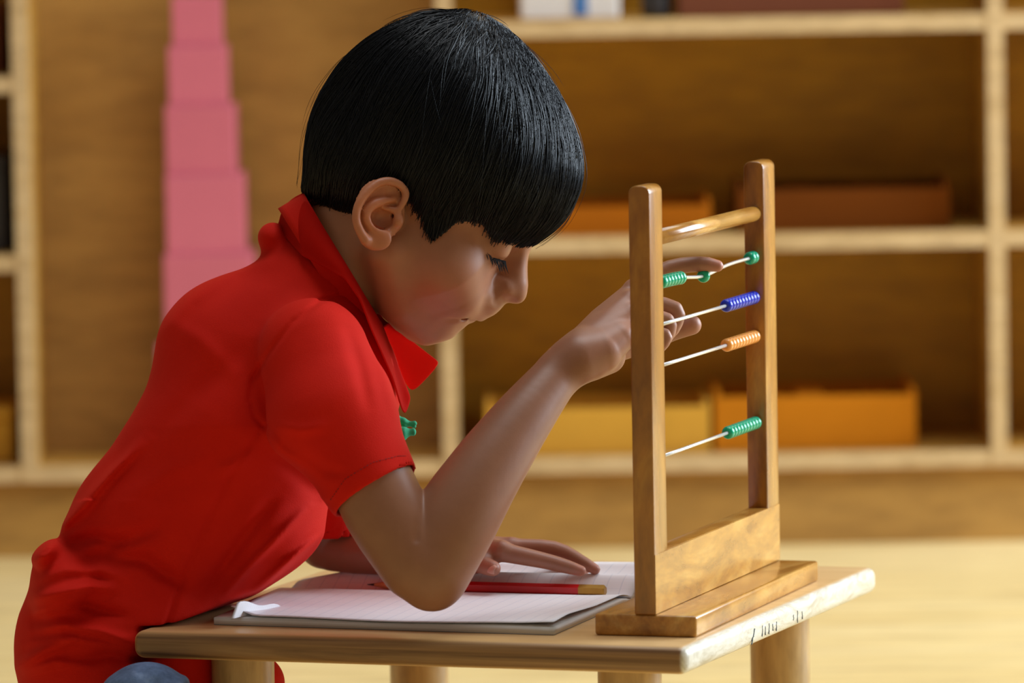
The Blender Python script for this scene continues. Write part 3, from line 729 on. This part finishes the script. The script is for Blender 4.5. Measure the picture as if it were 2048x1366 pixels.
def belly_cut(p, d, gap):        # belly stays behind the table edge, chest leans over it
    wp = to_world(p); lx = (wp - np.array([TX, TY, 0])) @ np.array([math.cos(TYAW), math.sin(TYAW), 0]); hz = wp[:, 2] - TT
    cut = (lx + TW + .006 + gap - .42 * np.sqrt(np.maximum(hz, 0))) / UN * np.where(hz > 0, np.interp(hz, [0, .06], [.35, .8]), 1.0)
    cut = np.minimum(cut, (hz + TTH + gap) / UN)
    return smax(d, cut, 8)
def bodyleg(p, sg, off=0):
    c = [(Q(300, 1585, sg * 120), 92 + off), (Q(294, 1424 if sg < 0 else 1440, sg * 290), 90 + off)]
    return c
def skin_fn(p):
    d = np.full(len(p), 400.)
    def part(lo, hi, fn, k):
        lo = np.array(lo) - 90; hi = np.array(hi) + 90
        m = ((p > lo) & (p < hi)).all(1)
        if m.any(): d[m] = smin(d[m], fn(p[m]), k) if k else np.minimum(d[m], fn(p[m]))
    part((440, 0, -280), (1120, 720, 280), skin_head, 10)
    part((150, 480, -260), (800, 1600, 260), lambda q: belly_cut(q, torso_fn(q, -75), .012), 40)
    part((520, 600, -460), (1240, 1240, -100), right_arm, 12)
    part((1090, 500, -280), (1470, 800, 60), lambda q: hand_fn(q, R_HAND), 10)
    part((520, 600, 120), (1010, 1180, 430), lambda q: cone_chain(q, L_DN), 12)
    part((900, 1050, 60), (1220, 1180, 330), lambda q: hand_fn(q, L_HAND), 10)
    for sg in (-1, 1):
        part((180, 1300, min(0, sg * 400)), (700, 1760, max(0, sg * 400)), lambda q: cone_chain(q, bodyleg(q, sg, -8) + [(Q(470, 1600, sg * 90), 52), (Q(540, 1640, sg * 40), 40), (Q(600, 1655, sg * 10), 30)], 10), 14)
    return d
import time
T0 = time.time()
person = empty('person', tuple(np.array([*unproj(330, 1700, DREF)[:2], 0])))
tag(person, 'seated child in red polo shirt leaning over the table, finger on abacus bead', 'person')
PINV = np.array(person.location)
SV, SQ = surface(skin_fn, [axis_pts((130, 8), (560, 3.6), (822, 2.2), (858, 3.6), (1480,)), axis_pts((-20, 6), (330, 3.2), (800, 5.2), (1050, 3.8), (1240, 10), (1760,)), axis_pts((-470, 3.6), (180, 4.2), (400, 7), (460,))])
SV = smooth_v(SV, SQ, 1, .4)
am_ = np.clip((SV[:, 1] - 640) / 40, 0, 1) * np.clip((1205 - SV[:, 0]) / 40, 0, 1) * (SV[:, 0] > 640) * (SV[:, 2] < -120) * np.clip(np.abs(SV[:, 0] - 840) / 18 - .3 + np.clip((SV[:, 1] - 1085) / 20, 0, 1), 0, 1)
am_ = np.clip(am_, 0, 1)
SV = SV + am_[:, None] * (smooth_v(SV, SQ, 14, .6) - SV)
print('skin', len(SV), len(SQ), time.time() - T0)
me = mesh_fast('body', to_world(SV) - PINV, SQ)
body = link('body', me, M['skin'], person, True)
# true skin colour zones: redder cheeks, ears, lips, finger pads; browner arms
base = np.array(lin(172, 116, 84)[:3]); arm_c = np.array(lin(146, 98, 72)[:3]); red = np.array(lin(186, 104, 84)[:3]); lip = np.array(lin(160, 92, 84)[:3]); earc = np.array(lin(190, 112, 72)[:3]); pad = np.array(lin(198, 128, 108)[:3])
tint = np.tile(base, (len(SV), 1))
def zone(c, r, col, amt):
    w_ = np.exp(-(((SV - np.asarray(c)) / np.asarray(r)) ** 2).sum(1))[:, None] * amt
    tint[:] = tint * (1 - w_) + col * w_
am = (SV[:, 1] > 700) | (SV[:, 0] > 1100); tint[am] = arm_c; zone((1270, 640, -150), (140, 130, 160), np.array(lin(178, 124, 98)[:3]), .85); zone((1060, 1110, 200), (140, 60, 160), np.array(lin(176, 120, 96)[:3]), .7)
zone((880, 600, -140), (75, 65, 90), red, .45); zone((760, 430, -220), (62, 85, 60), earc, .9)
lc = from_abc(254, -50, 0); zone(lc, (26, 14, 40), lip, .8)
for H_ in (R_HAND, L_HAND):
    for fch in H_['fingers']: zone(fch[-1][0], (20, 20, 20), pad, .7)
at = me.attributes.new('tint', 'FLOAT_COLOR', 'POINT'); at.data.foreach_set('color', np.concatenate([tint, np.ones((len(SV), 1))], 1).astype(np.float32).ravel())

# finger nails
def nail(pos, along, normal, ln, wd):
    a = Vector(along).normalized(); n_ = Vector(normal); n_ = (n_ - a * n_.dot(a)).normalized(); s = a.cross(n_)
    v, f = [], []; nu, nv = 6, 5
    for lay in (0, 1):
        for j in range(nv + 1):
            for i in range(nu + 1):
                x = (i / nu - .5) * 2; y = (j / nv - .5) * 2; wx = wd * (1 - .18 * max(0, abs(y)) ** 3)
                p = Vector(pos) + s * wx * x + a * ln * y + n_ * (1.0 - .42 * wd * x * x - .1 * ln * y * y - lay * 1.2)
                v.append(np.array(p))
    N = (nu + 1) * (nv + 1); g = lambda i, j, l: l * N + j * (nu + 1) + i
    for j in range(nv):
        for i in range(nu):
            f.append((g(i, j, 0), g(i + 1, j, 0), g(i + 1, j + 1, 0), g(i, j + 1, 0))); f.append((g(i, j, 1), g(i, j + 1, 1), g(i + 1, j + 1, 1), g(i + 1, j, 1)))
    for i in range(nu): f += [(g(i, 0, 0), g(i, 0, 1), g(i + 1, 0, 1), g(i + 1, 0, 0)), (g(i, nv, 0), g(i + 1, nv, 0), g(i + 1, nv, 1), g(i, nv, 1))]
    for j in range(nv): f += [(g(0, j, 0), g(0, j + 1, 0), g(0, j + 1, 1), g(0, j, 1)), (g(nu, j, 0), g(nu, j, 1), g(nu, j + 1, 1), g(nu, j + 1, 0))]
    link('fingernail', mesh_np('fingernail', to_world(np.array(v)) - PINV, f), M['nail'], body, True).parent = body
f0 = R_HAND['fingers'][0]; dr = f0[-1][0] - f0[-2][0]; nail(f0[-1][0] + np.array([-2, -9.5, -2.0]), dr, (.1, -1, -.25), 10, 7.5)
for k in range(4):
    fk = L_HAND['fingers'][k]; dr = fk[-1][0] - fk[-2][0]; nail(fk[-1][0] + np.array([0, -9.0, -1]), dr, (.35, -1, 0), 9, 7)
fk = L_HAND['fingers'][4]; nail(fk[-1][0] + np.array([-5, -1, -15.]), fk[-1][0] - fk[-2][0], (.1, -.1, -1), 11, 10)

# ---------------------------------------------------------------- polo shirt
SLEEVE_R = [(Q(628, 706, -240), 108), (Q(664, 838, -305), 120), (Q(752, 984, -345), 93)]
SLEEVE_L = [(Q(622, 705, 250), 118), (Q(640, 880, 300), 104), (Q(652, 1068, 325), 82)]
RIDGES = [([(528, 858), (560, 900), (610, 935)], 8, 10), ([(545, 850), (600, 860), (660, 850)], 5, 12), ([(505, 900), (470, 930), (430, 940)], 6, 12), ([(330, 640), (400, 680), (480, 760)], 4, 18), ([(690, 640), (720, 740), (740, 830)], -4, 14), ([(600, 900), (650, 940), (700, 950)], -4, 12), ([(118, 1062), (170, 1015), (225, 945), (290, 870)], 6, 8), ([(130, 1090), (190, 1075), (260, 1085)], -7, 14), ([(75, 1160), (130, 1140), (200, 1140), (270, 1165)], 6, 12), ([(60, 1225), (120, 1215), (190, 1222)], 6, 10), ([(45, 1290), (120, 1275), (200, 1288), (270, 1310)], 6, 10), ([(40, 1345), (110, 1325), (190, 1330)], 6, 10), ([(380, 1205), (440, 1140), (500, 1060), (560, 980)], -5, 14), ([(112, 1068), (160, 1010), (222, 945), (300, 880)], 7, 9), ([(60, 1200), (120, 1186), (175, 1174), (240, 1176)], 12, 14), ([(62, 1130), (95, 1100), (118, 1078)], 16, 20),
          ([(64, 1262), (130, 1252), (200, 1262), (280, 1290)], 10, 12), ([(25, 1340), (90, 1300), (160, 1275)], 8, 12),
          ([(440, 1196), (520, 1110), (618, 1012)], 6, 9), ([(500, 1190), (580, 1120), (655, 1062)], 6, 9), ([(300, 690), (380, 600), (470, 540), (560, 515)], 5, 16),
          ([(735, 640), (770, 740), (800, 850)], 4, 14), ([(200, 1110), (290, 1120), (380, 1180)], -9, 16), ([(90, 1225), (170, 1215), (260, 1235)], -9, 12),
          ([(150, 1140), (230, 1090), (330, 1050)], -6, 16), ([(545, 900), (600, 950), (650, 1000)], -7, 18), ([(120, 1330), (220, 1310), (330, 1330)], -8, 14), ([(300, 880), (420, 760), (500, 690)], -4, 22), ([(230, 1010), (330, 950), (440, 900)], 4, 20)]
SEAMS = [[(722, 590), (690, 586), (640, 602), (585, 645), (535, 710), (505, 760), (499, 800), (510, 835), (526, 852)], [(526, 852), (500, 890), (455, 960), (415, 1045), (385, 1110), (352, 1190), (330, 1260)]]
HEMS = [[(660, 1001), (690, 958), (745, 925), (796, 912), (812, 912)]]
ex_t = np.array([math.cos(TYAW), math.sin(TYAW), 0]); ey_t = np.array([-math.sin(TYAW), math.cos(TYAW), 0])
def shirt_fn(p):
    d = torso_fn(p)
    d = smin(d, ellipsoid(p, (545, 475, 0), (30, 30, 60)), 30)
    m = p[:, 2] < 60
    d = smin(d, ellipsoid(p, (690, 775, 0), (112, 135, 165)), 40)
    d = smin(d, ellipsoid(p, (142, 1180, 20), (84, 100, 200)), 14)
    d = smin(d, ellipsoid(p, (505, 1362, -60), (68, 62, 110)), 20)
    d = smin(d, ellipsoid(p, (520, 1050, 30), (128, 125, 190)), 50)
    d = belly_cut(p, d, .001)
    d = smin(d, ellipsoid(p, (472, 712, 0), (160, 158, 190)), 45)
    kk = np.interp(p[:, 1], [640, 720, 860], [60, 45, 12])
    bulk = cone_chain(p, SLEEVE_R, 30); d = smin(d, bulk, kk)
    d = smin(d, cone_chain(p, SLEEVE_L, 30), kk)
    # hem planes, arm cavities
    for (SL, AR, far) in ((SLEEVE_R, R_ARM, Q(800, 1085, -360)), (SLEEVE_L, L_ARM, Q(662, 1140, 330))):
        a, b = SL[-2][0], SL[-1][0]; ax = (b - a) / np.linalg.norm(b - a)
        cap = (p - b) @ ax
        rad = np.sqrt((((p - b) - cap[:, None] * ax) ** 2).sum(1))
        own = rad - SL[-1][1] * 1.25
        d = np.where((cap > -4) & (own < 0) & (np.abs(p[:, 2] - b[2]) < 140) & (cap < 160), np.maximum(d, cap), d)
        cav = cone_chain(p, [(b - ax * 42, SL[-1][1] - 9), (b + ax * 60, SL[-1][1] - 7)])
        d = smax(d, -cav, 3)
    nearside = np.clip((60 - p[:, 2]) / 120, 0, 1)
    s = np.clip(1 - np.abs(d) / 40, 0, 1)
    act = (s > 0) & (nearside > 0)
    if act.any():
        x = p[act, 0]; y = p[act, 1]; k = 1 + p[act, 2] / F; u = 1024 + (x - 1024) / k; v = 683 + (y - 683) / k
        e = np.zeros(len(x))
        for pts, amp, sg in RIDGES:
            dd, ff = poly_fade(u, v, pts); e += np.where(v > 1000, 2.8, 1.5) * amp * ff * np.exp(-(dd / sg) ** 2)
        for pts in SEAMS: e -= 5.5 * np.exp(-(poly_d(u, v, pts) / 5.2) ** 2)
        e += 2.0 * np.sin(u * .021 + 1.3 * np.sin(v * .017)) * np.sin(v * .015 + .8)
        d[act] -= e * nearside[act]
    # drape over and under the table edge
    near = slice(None)
    if True:
        wp = to_world(p[near]); rel = wp - np.array([TX, TY, 0]); lx = rel @ ex_t
        gx = (lx + TW + .006) / UN; ly = rel @ ey_t; gz = (np.minimum(wp[:, 2] - (TT - TTH - .0008), TT + .0012 - wp[:, 2])) / UN
        d[near] = np.maximum(d[near], np.minimum(np.minimum(gx, gz), (ly + .006) / UN))
    # neck opening and lower hem
    d = smax(d, -cone_chain(p, [(np.array([690, 520, 0.]), 112), (np.array([830, 420, 0.]), 130)]), 6)
    d = np.maximum(d, p[:, 1] - 1520)
    return d
V, Qd = surface(shirt_fn, [axis_pts((-10, 4.2), (900,)), axis_pts((380, 4.2), (1380, 8), (1560,)), axis_pts((-470, 4.4), (-60, 6), (60, 10), (460,))])
V = smooth_v(V, Qd, 1, .4)
print('shirt', len(V), time.time() - T0)
shirt = link('polo_shirt', mesh_fast('polo_shirt', to_world(V) - PINV, Qd), M['shirt'], person, True); tag(shirt, 'bright red short-sleeved polo shirt')
# stitched hem thread
def on_shirt(u, v, w0=-520., w1=-200.):
    ws = np.arange(w0, w1, 2.); P = np.array([Q(u, v, w) for w in ws]); D = shirt_fn(P); i = np.argmax(D < 0); return P[i] + np.array([0, 0, -1.])
xs = [h[0] for h in HEMS[0]]; ys_ = [h[1] for h in HEMS[0]]; v, f = [], []
for k in range(34):
    u0 = np.interp((k + .2) / 34, np.linspace(0, 1, len(xs)), xs); u1 = np.interp((k + .8) / 34, np.linspace(0, 1, len(xs)), xs)
    a_, b_ = on_shirt(u0, np.interp(u0, xs, ys_)), on_shirt(u1, np.interp(u1, xs, ys_)); d_ = b_ - a_; nrm = np.cross(d_, [0, 0, 1]); nrm = nrm / np.linalg.norm(nrm) * .9
    b0 = len(v); v += [a_ - nrm, a_ + nrm, b_ + nrm, b_ - nrm, a_ + np.array([0, 0, -1.6]), b_ + np.array([0, 0, -1.6])]
    f += [(b0, b0 + 4, b0 + 5, b0 + 3), (b0 + 4, b0 + 1, b0 + 2, b0 + 5), (b0, b0 + 1, b0 + 4), (b0 + 3, b0 + 5, b0 + 2), (b0, b0 + 3, b0 + 2, b0 + 1)]
M['thread'] = plain('dark_red_thread', lin(120, 8, 8), .9, 200, .1)
link('hem_stitching', mesh_np('hem_stitching', to_world(np.array(v)) - PINV, f), M['thread'], shirt)
def interp(keys, t):
    xs = [k[0] for k in keys]; return np.array([np.interp(t, xs, [k[1][i] for k in keys]) for i in range(3)])
def collar_half(sg):
    T_, B_ = [], []
    if sg < 0:
        bk = [(0, Q(552, 454, 0)), (45, Q(604, 512, -120)), (90, Q(690, 557, -178)), (110, Q(722, 602, -182)), (128, Q(744, 662, -176)), (142, Q(762, 702, -160)), (157, Q(787, 760, -130)), (170, Q(809, 838, -95)), (180, Q(823, 796, -70))]
    else:
        bk = [(0, Q(552, 454, 0)), (45, Q(604, 512, 120)), (90, Q(690, 557, 172)), (110, Q(722, 602, 176)), (128, Q(754, 662, 170)), (142, Q(790, 712, 160)), (157, Q(822, 790, 120)), (170, Q(868, 742, 112)), (180, Q(879, 724, 104))]
    n = 44
    for i in range(n + 1):
        th = 180 * i / n; r = math.radians(th)
        T_.append(np.array([685 - 76 * math.cos(r), 514 - 127 * math.cos(r), sg * (124 * math.sin(r) ** .8 + (18 if sg < 0 else 60) * (i / n) ** 6)]) + (np.array([0, 0, 0]) if sg < 0 else np.array([16, 6, 0]) * (i / n) ** 6))
        B_.append(interp(bk, th))
    return T_, B_
def collar(sg):
    T_, B_ = collar_half(sg); m_ = 10; v, f = [], []
    cen = np.array([685, 514, 0.])
    for i, (t, b) in enumerate(zip(T_, B_)):
        for j in range(m_ + 1):
            s = j / m_; p = (1 - s) * t + s * b
            out = p - cen; out[2] = p[2]; nrm = np.linalg.norm(out) + 1e-6; p = p + out / nrm * 13 * math.sin(math.pi * min(1, s * 1.1)) * (1 if i < 34 else (44 - i) / 10)
            v.append(p)
        # stand inside the fall
    n = len(T_)
    for i in range(n - 1):
        for j in range(m_): f.append((i * (m_ + 1) + j, (i + 1) * (m_ + 1) + j, (i + 1) * (m_ + 1) + j + 1, i * (m_ + 1) + j + 1))
    o = link('collar', mesh_np('collar', to_world(np.array(v)) - PINV, f), M['collar'], shirt, True)
    md = o.modifiers.new('thickness', 'SOLIDIFY'); md.thickness = .0016; md.offset = 0
    sb = o.modifiers.new('soft', 'SUBSURF'); sb.levels = 1; sb.render_levels = 1
    # stand
    v, f = [], []
    for i, t in enumerate(T_):
        for j in range(5):
            s = j / 4; v.append(t + np.array([-52, 32, 0]) * s * (1 - .2 * i / n) + np.array([0, 0, -sg * 6 * s]))
    for i in range(n - 1):
        for j in range(4): f.append((i * 5 + j, i * 5 + j + 1, (i + 1) * 5 + j + 1, (i + 1) * 5 + j))
    o2 = link('collar_stand', mesh_np('collar_stand', to_world(np.array(v)) - PINV, f), M['shirt'], shirt, True)
    md = o2.modifiers.new('thickness', 'SOLIDIFY'); md.thickness = .0016; md.offset = 0
collar(-1); collar(1)
# green rolled trim at the front opening
def trim_fn(p):
    d = cone_chain(p, [(Q(772, 806, -120), 9), (Q(788, 832, -112), 9), (Q(806, 845, -104), 7.5), (Q(827, 849, -100), 6.5)], 3)
    d = smin(d, ellipsoid(p, Q(778, 838, -108), (20, 24, 7)), 6)
    lo = cone_chain(p, [(Q(776, 850, -126), 13), (Q(800, 868, -124), 13.5), (Q(823, 864, -120), 8)], 4)
    d = smin(d, lo, 2.5)
    d = d + 2.6 * np.exp(-(poly_d(p[:, 0], p[:, 1], [(808, 846), (836, 850)]) / 1.8) ** 2) + 1.5 * np.sin(p[:, 0] * .3)
    return d
V, Qd = surface(trim_fn, (740, 780, -160), (850, 900, -70), 1.6, 14)
o = link('green_trim', mesh_fast('green_trim', to_world(V) - PINV, Qd), M['green_cloth'], shirt, True); tag(o, 'green fabric trim')

# ---------------------------------------------------------------- denim shorts
def shorts_fn(p):
    q = p.copy(); q[:, 2] = p[:, 2] / 1.2
    d = ellipsoid(q, (300, 1570, 0), (215, 150, 170))
    for sg in (-1, 1):
        d = smin(d, cone_chain(p, bodyleg(p, sg, 8)), 20)
    e = 9 * np.exp(-(poly_d(p[:, 0], p[:, 1], [(215, 1400), (270, 1352), (340, 1366), (385, 1345)]) / 10) ** 2) + 8 * np.exp(-(poly_d(p[:, 0], p[:, 1], [(200, 1400), (240, 1350), (290, 1335)]) / 12) ** 2) \
        - 6 * np.exp(-(poly_d(p[:, 0], p[:, 1], [(290, 1370), (330, 1345), (340, 1400)]) / 9) ** 2)
    return d - np.where(p[:, 2] < 0, e, 0)
V, Qd = surface(shorts_fn, (40, 1300, -430), (560, 1760, 430), 5.5)
shorts = link('denim_shorts', mesh_fast('denim_shorts', to_world(V) - PINV, Qd), M['denim'], person, True); tag(shorts, 'faded blue denim shorts')
print('shorts', len(V), time.time() - T0)

# ---------------------------------------------------------------- hair
HL = np.array([(-400, -76), (-173, -74), (-148, -72), (-105, -69), (-70, -54), (-45, 0), (-9, 56), (11, 52), (34, 46), (58, 36), (73, 26), (94, 22), (100, 62), (106, 88), (127, 102), (148, 113), (170, 106), (193, 106), (227, 130), (246, 141), (262, 155), (320, 168)], float)
def hairline(a): return np.interp(a, HL[:, 0], HL[:, 1])
HSIL = np.array([px_abc(*p) for p in ((600, 392), (603, 372), (607, 345), (609, 305), (614, 262), (625, 215), (642, 178), (668, 137), (700, 101), (740, 69), (780, 46), (825, 28), (870, 18), (925, 13), (965, 22), (1000, 42), (1030, 68),
    (1060, 100), (1088, 135), (1112, 170), (1131, 205), (1148, 245), (1160, 285), (1167, 320), (1168, 350), (1161, 385), (1149, 412), (1134, 438), (1116, 458))])
def hair_raw(q):                 # outer hair volume, head axes
    d = ellipsoid(q, (-25, 192, 0), (250, 240, 212))
    d = smin(d, ellipsoid(q, (108, 208, 0), (150, 168, 168)), 50)
    d = smin(d, ellipsoid(q, (-120, 50, 0), (130, 130, 150)), 60)
    d = smin(d, ellipsoid(q, (95, 10, 0), (150, 178, 153)), 40)
    return d
def _hg(q): 
    e = ((q[:, None, :] - HSIL[None]) / np.array([40., 40., 130.])) ** 2; return np.exp(-e.sum(2))
HWT = np.linalg.solve(_hg(HSIL) + .25 * np.eye(len(HSIL)), hair_raw(HSIL))
def hair_surf(q): return hair_raw(q) - _hg(q) @ HWT
def hgrad(q, f0=None):
    e = 1.5; f0 = hair_surf(q) if f0 is None else f0
    g = np.stack([hair_surf(q + np.eye(3)[i] * e) - f0 for i in range(3)], 1) / e
    return g / np.linalg.norm(g, axis=1, keepdims=True)
def cap_fn(p):
    q = to_abc(p); d = hair_surf(q) + 7
    d = smax(d, hairline(q[:, 0]) + 3 - q[:, 1], 5)
    m = ((p - EARC) ** 2).sum(1) < 150 ** 2
    return d
V, Qd = surface(cap_fn, (560, -30, -260), (1210, 520, 260), 5)
hair = link('hair', mesh_fast('hair', to_world(V) - PINV, Qd), M['hair'], person, True); tag(hair, 'thick straight black hair cut in a bowl fringe')
print('cap', len(V), time.time() - T0)
POLE = np.array([-150, 425, -30.])
def strands(N, seg, seed, h0, h1, Lmin, Lmax, rad, wild=0, spot=None):
    rng = np.random.default_rng(seed)
    # start points spread over the hair surface
    dirs = rng.normal(size=(N * 2, 3)); dirs /= np.linalg.norm(dirs, axis=1, keepdims=True)
    q = np.array([0, 190, 0.]) + dirs * 245 if spot is None else POLE + dirs * np.array(spot)
    for _ in range(3): q = q - hgrad(q) * hair_surf(q)[:, None]
    ok = q[:, 1] > hairline(q[:, 0]) + 8; q = q[ok][:N]; N = len(q)
    Ls = rng.uniform(Lmin, Lmax, N); off = rng.uniform(h0, h1, N); lim = rng.normal(0, 5, N) + np.where(rng.random(N) < .1, -8, 0)
    jit = rng.normal(0, .035 + wild, (N, 3)); ph = rng.uniform(0, 6, 3)
    path = [q.copy()]; alive = np.ones(N, bool)
    for s in range(seg):
        g = hgrad(q); rdir = q - POLE; rdir[:, 1] -= 40
        rdir = rdir + np.array([.0, -.0, 0])
        fr = np.clip((q[:, 0] - 60) / 120, 0, 1)[:, None]
        rdir = rdir / np.linalg.norm(rdir, axis=1, keepdims=True)
        down = np.array([.25, -1, 0.]); down = down / np.linalg.norm(down)
        mixw = .25 + .45 * fr
        cl = np.stack([np.sin(q[:, 2] * .045 + ph[0]) * .10 + np.sin(q[:, 2] * .13 + q[:, 0] * .05) * .05, np.zeros(N), np.sin(q[:, 0] * .05 + q[:, 1] * .02 + ph[1]) * .10 + np.sin(q[:, 0] * .15 + ph[2]) * .05], 1)
        dr = rdir * (1 - mixw) + down * mixw + jit + cl
        dr = dr - g * (dr * g).sum(1, keepdims=True); dr /= np.linalg.norm(dr, axis=1, keepdims=True) + 1e-9
        nq = q + dr * (Ls / seg)[:, None]
        tgt = -off * 0 + (h0 + (off - h0) * math.sin(min(1, (s + 1) / seg * 1.2) * math.pi / 2))
        for _ in range(2): nq = nq - g * (hair_surf(nq) - tgt)[:, None]
        stop = nq[:, 1] < hairline(nq[:, 0]) + lim
        b0 = q[:, 1] - hairline(q[:, 0]) - lim; b1 = nq[:, 1] - hairline(nq[:, 0]) - lim
        fr_ = np.clip(b0 / np.where(np.abs(b0 - b1) < 1e-6, 1e-6, b0 - b1), 0, 1)[:, None]
        part_ = np.where((alive & stop)[:, None], q + (nq - q) * fr_, q + dr * .05)
        alive &= ~stop; q = np.where(alive[:, None], nq, part_); path.append(q.copy())
    Pth = np.stack(path, 1); n, S, _ = Pth.shape
    W = np.stack([785 + Pth[..., 0] * CH + Pth[..., 1] * SH, 440 + Pth[..., 0] * SH - Pth[..., 1] * CH, Pth[..., 2]], -1)
    tan = np.gradient(W, axis=1); tan /= np.linalg.norm(tan, axis=2, keepdims=True) + 1e-9
    ref = np.array([.3, .2, .93]); a1 = np.cross(tan, ref); a1 /= np.linalg.norm(a1, axis=2, keepdims=True) + 1e-9; a2 = np.cross(tan, a1)
    r = rad * rng.uniform(.7, 1.3, (n, 1, 1)) * np.interp(np.arange(S), [0, S * .2, S * .75, S - 1], [.6, 1, .9, .25])[None, :, None]
    ring = np.stack([W + r * (math.cos(t) * a1 + math.sin(t) * a2) for t in (0, 2.094, 4.189)], 2)   # n,S,3,3
    vid = np.arange(n * S * 3).reshape(n, S, 3); Qs = []
    for k in range(3): Qs.append(np.stack([vid[:, :-1, k], vid[:, :-1, (k + 1) % 3], vid[:, 1:, (k + 1) % 3], vid[:, 1:, k]], -1).reshape(-1, 4))
    return ring.reshape(-1, 3), np.concatenate(Qs)
V1, Q1 = strands(13500, 15, 3, -7, 1, 120, 420, .78)
V2, Q2 = strands(170, 14, 5, 1, 14, 100, 260, .42, .13)
V3, Q3 = strands(420, 12, 9, -6, 5, 60, 170, .8, .22, (60, 30, 70))
HV = np.concatenate([V1, V2, V3]); HQ = np.concatenate([Q1, Q2 + len(V1), Q3 + len(V1) + len(V2)])
st = link('hair_strands', mesh_fast('hair_strands', to_world(HV) - PINV, HQ), M['hair'], hair, True); st['kind'] = 'stuff'
print('hair', len(HV), time.time() - T0)

# eyelashes and brows
def lashes(name, rootfn, dirfn, n, ln, r):
    v, f = [], []; rng = np.random.default_rng(11)
    for i in range(n):
        t = (i + rng.uniform(-.3, .3)) / n; a = rootfn(t); d0 = dirfn(t) + rng.normal(0, .12, 3); l_ = ln * rng.uniform(.7, 1.1)
        pts = [a, a + d0 * l_ * .5, a + d0 * l_ + np.array([l_ * .12, 0, 0])]
        for k, p in enumerate(pts):
            w_ = from_abc(*p)
            for s in range(3):
                an = s * 2.094; rr = r * (1, .8, .2)[k]; v.append(w_ + np.array([math.cos(an), math.sin(an), .3 * math.cos(an * 2)]) * rr)
        b0 = len(v) - 9
        for k in range(2):
            for s in range(3): f.append((b0 + k * 3 + s, b0 + k * 3 + (s + 1) % 3, b0 + k * 3 + 3 + (s + 1) % 3, b0 + k * 3 + 3 + s))
    return link(name, mesh_np(name, to_world(np.array(v)) - PINV, f), M['lash'], body)
for sg in (-1, 1):
    def rf(t, sg=sg): return np.array([np.interp(t, [0, .4, .8, 1], [177, 200, 218, 227]), np.interp(t, [0, .4, .8, 1], [78, 75, 77, 82]), sg * np.interp(t, [0, .4, .8, 1], [97, 93, 80, 64])])
    def df(t, sg=sg): return np.array([.55 + .2 * t, -.62, sg * (.55 - .4 * t)])
    lashes('eyelashes', rf, df, 60, 26, 1.0)
    def rb(t, sg=sg): return np.array([np.interp(t, [0, 1], [196, 232]), np.interp(t, [0, 1], [132, 136]), sg * np.interp(t, [0, .5, 1], [100, 70, 22])])
    lashes('eyebrow', rb, lambda t, sg=sg: np.array([-.1, .25, sg * .9]), 90, 14, .9)
print('done', time.time() - T0)
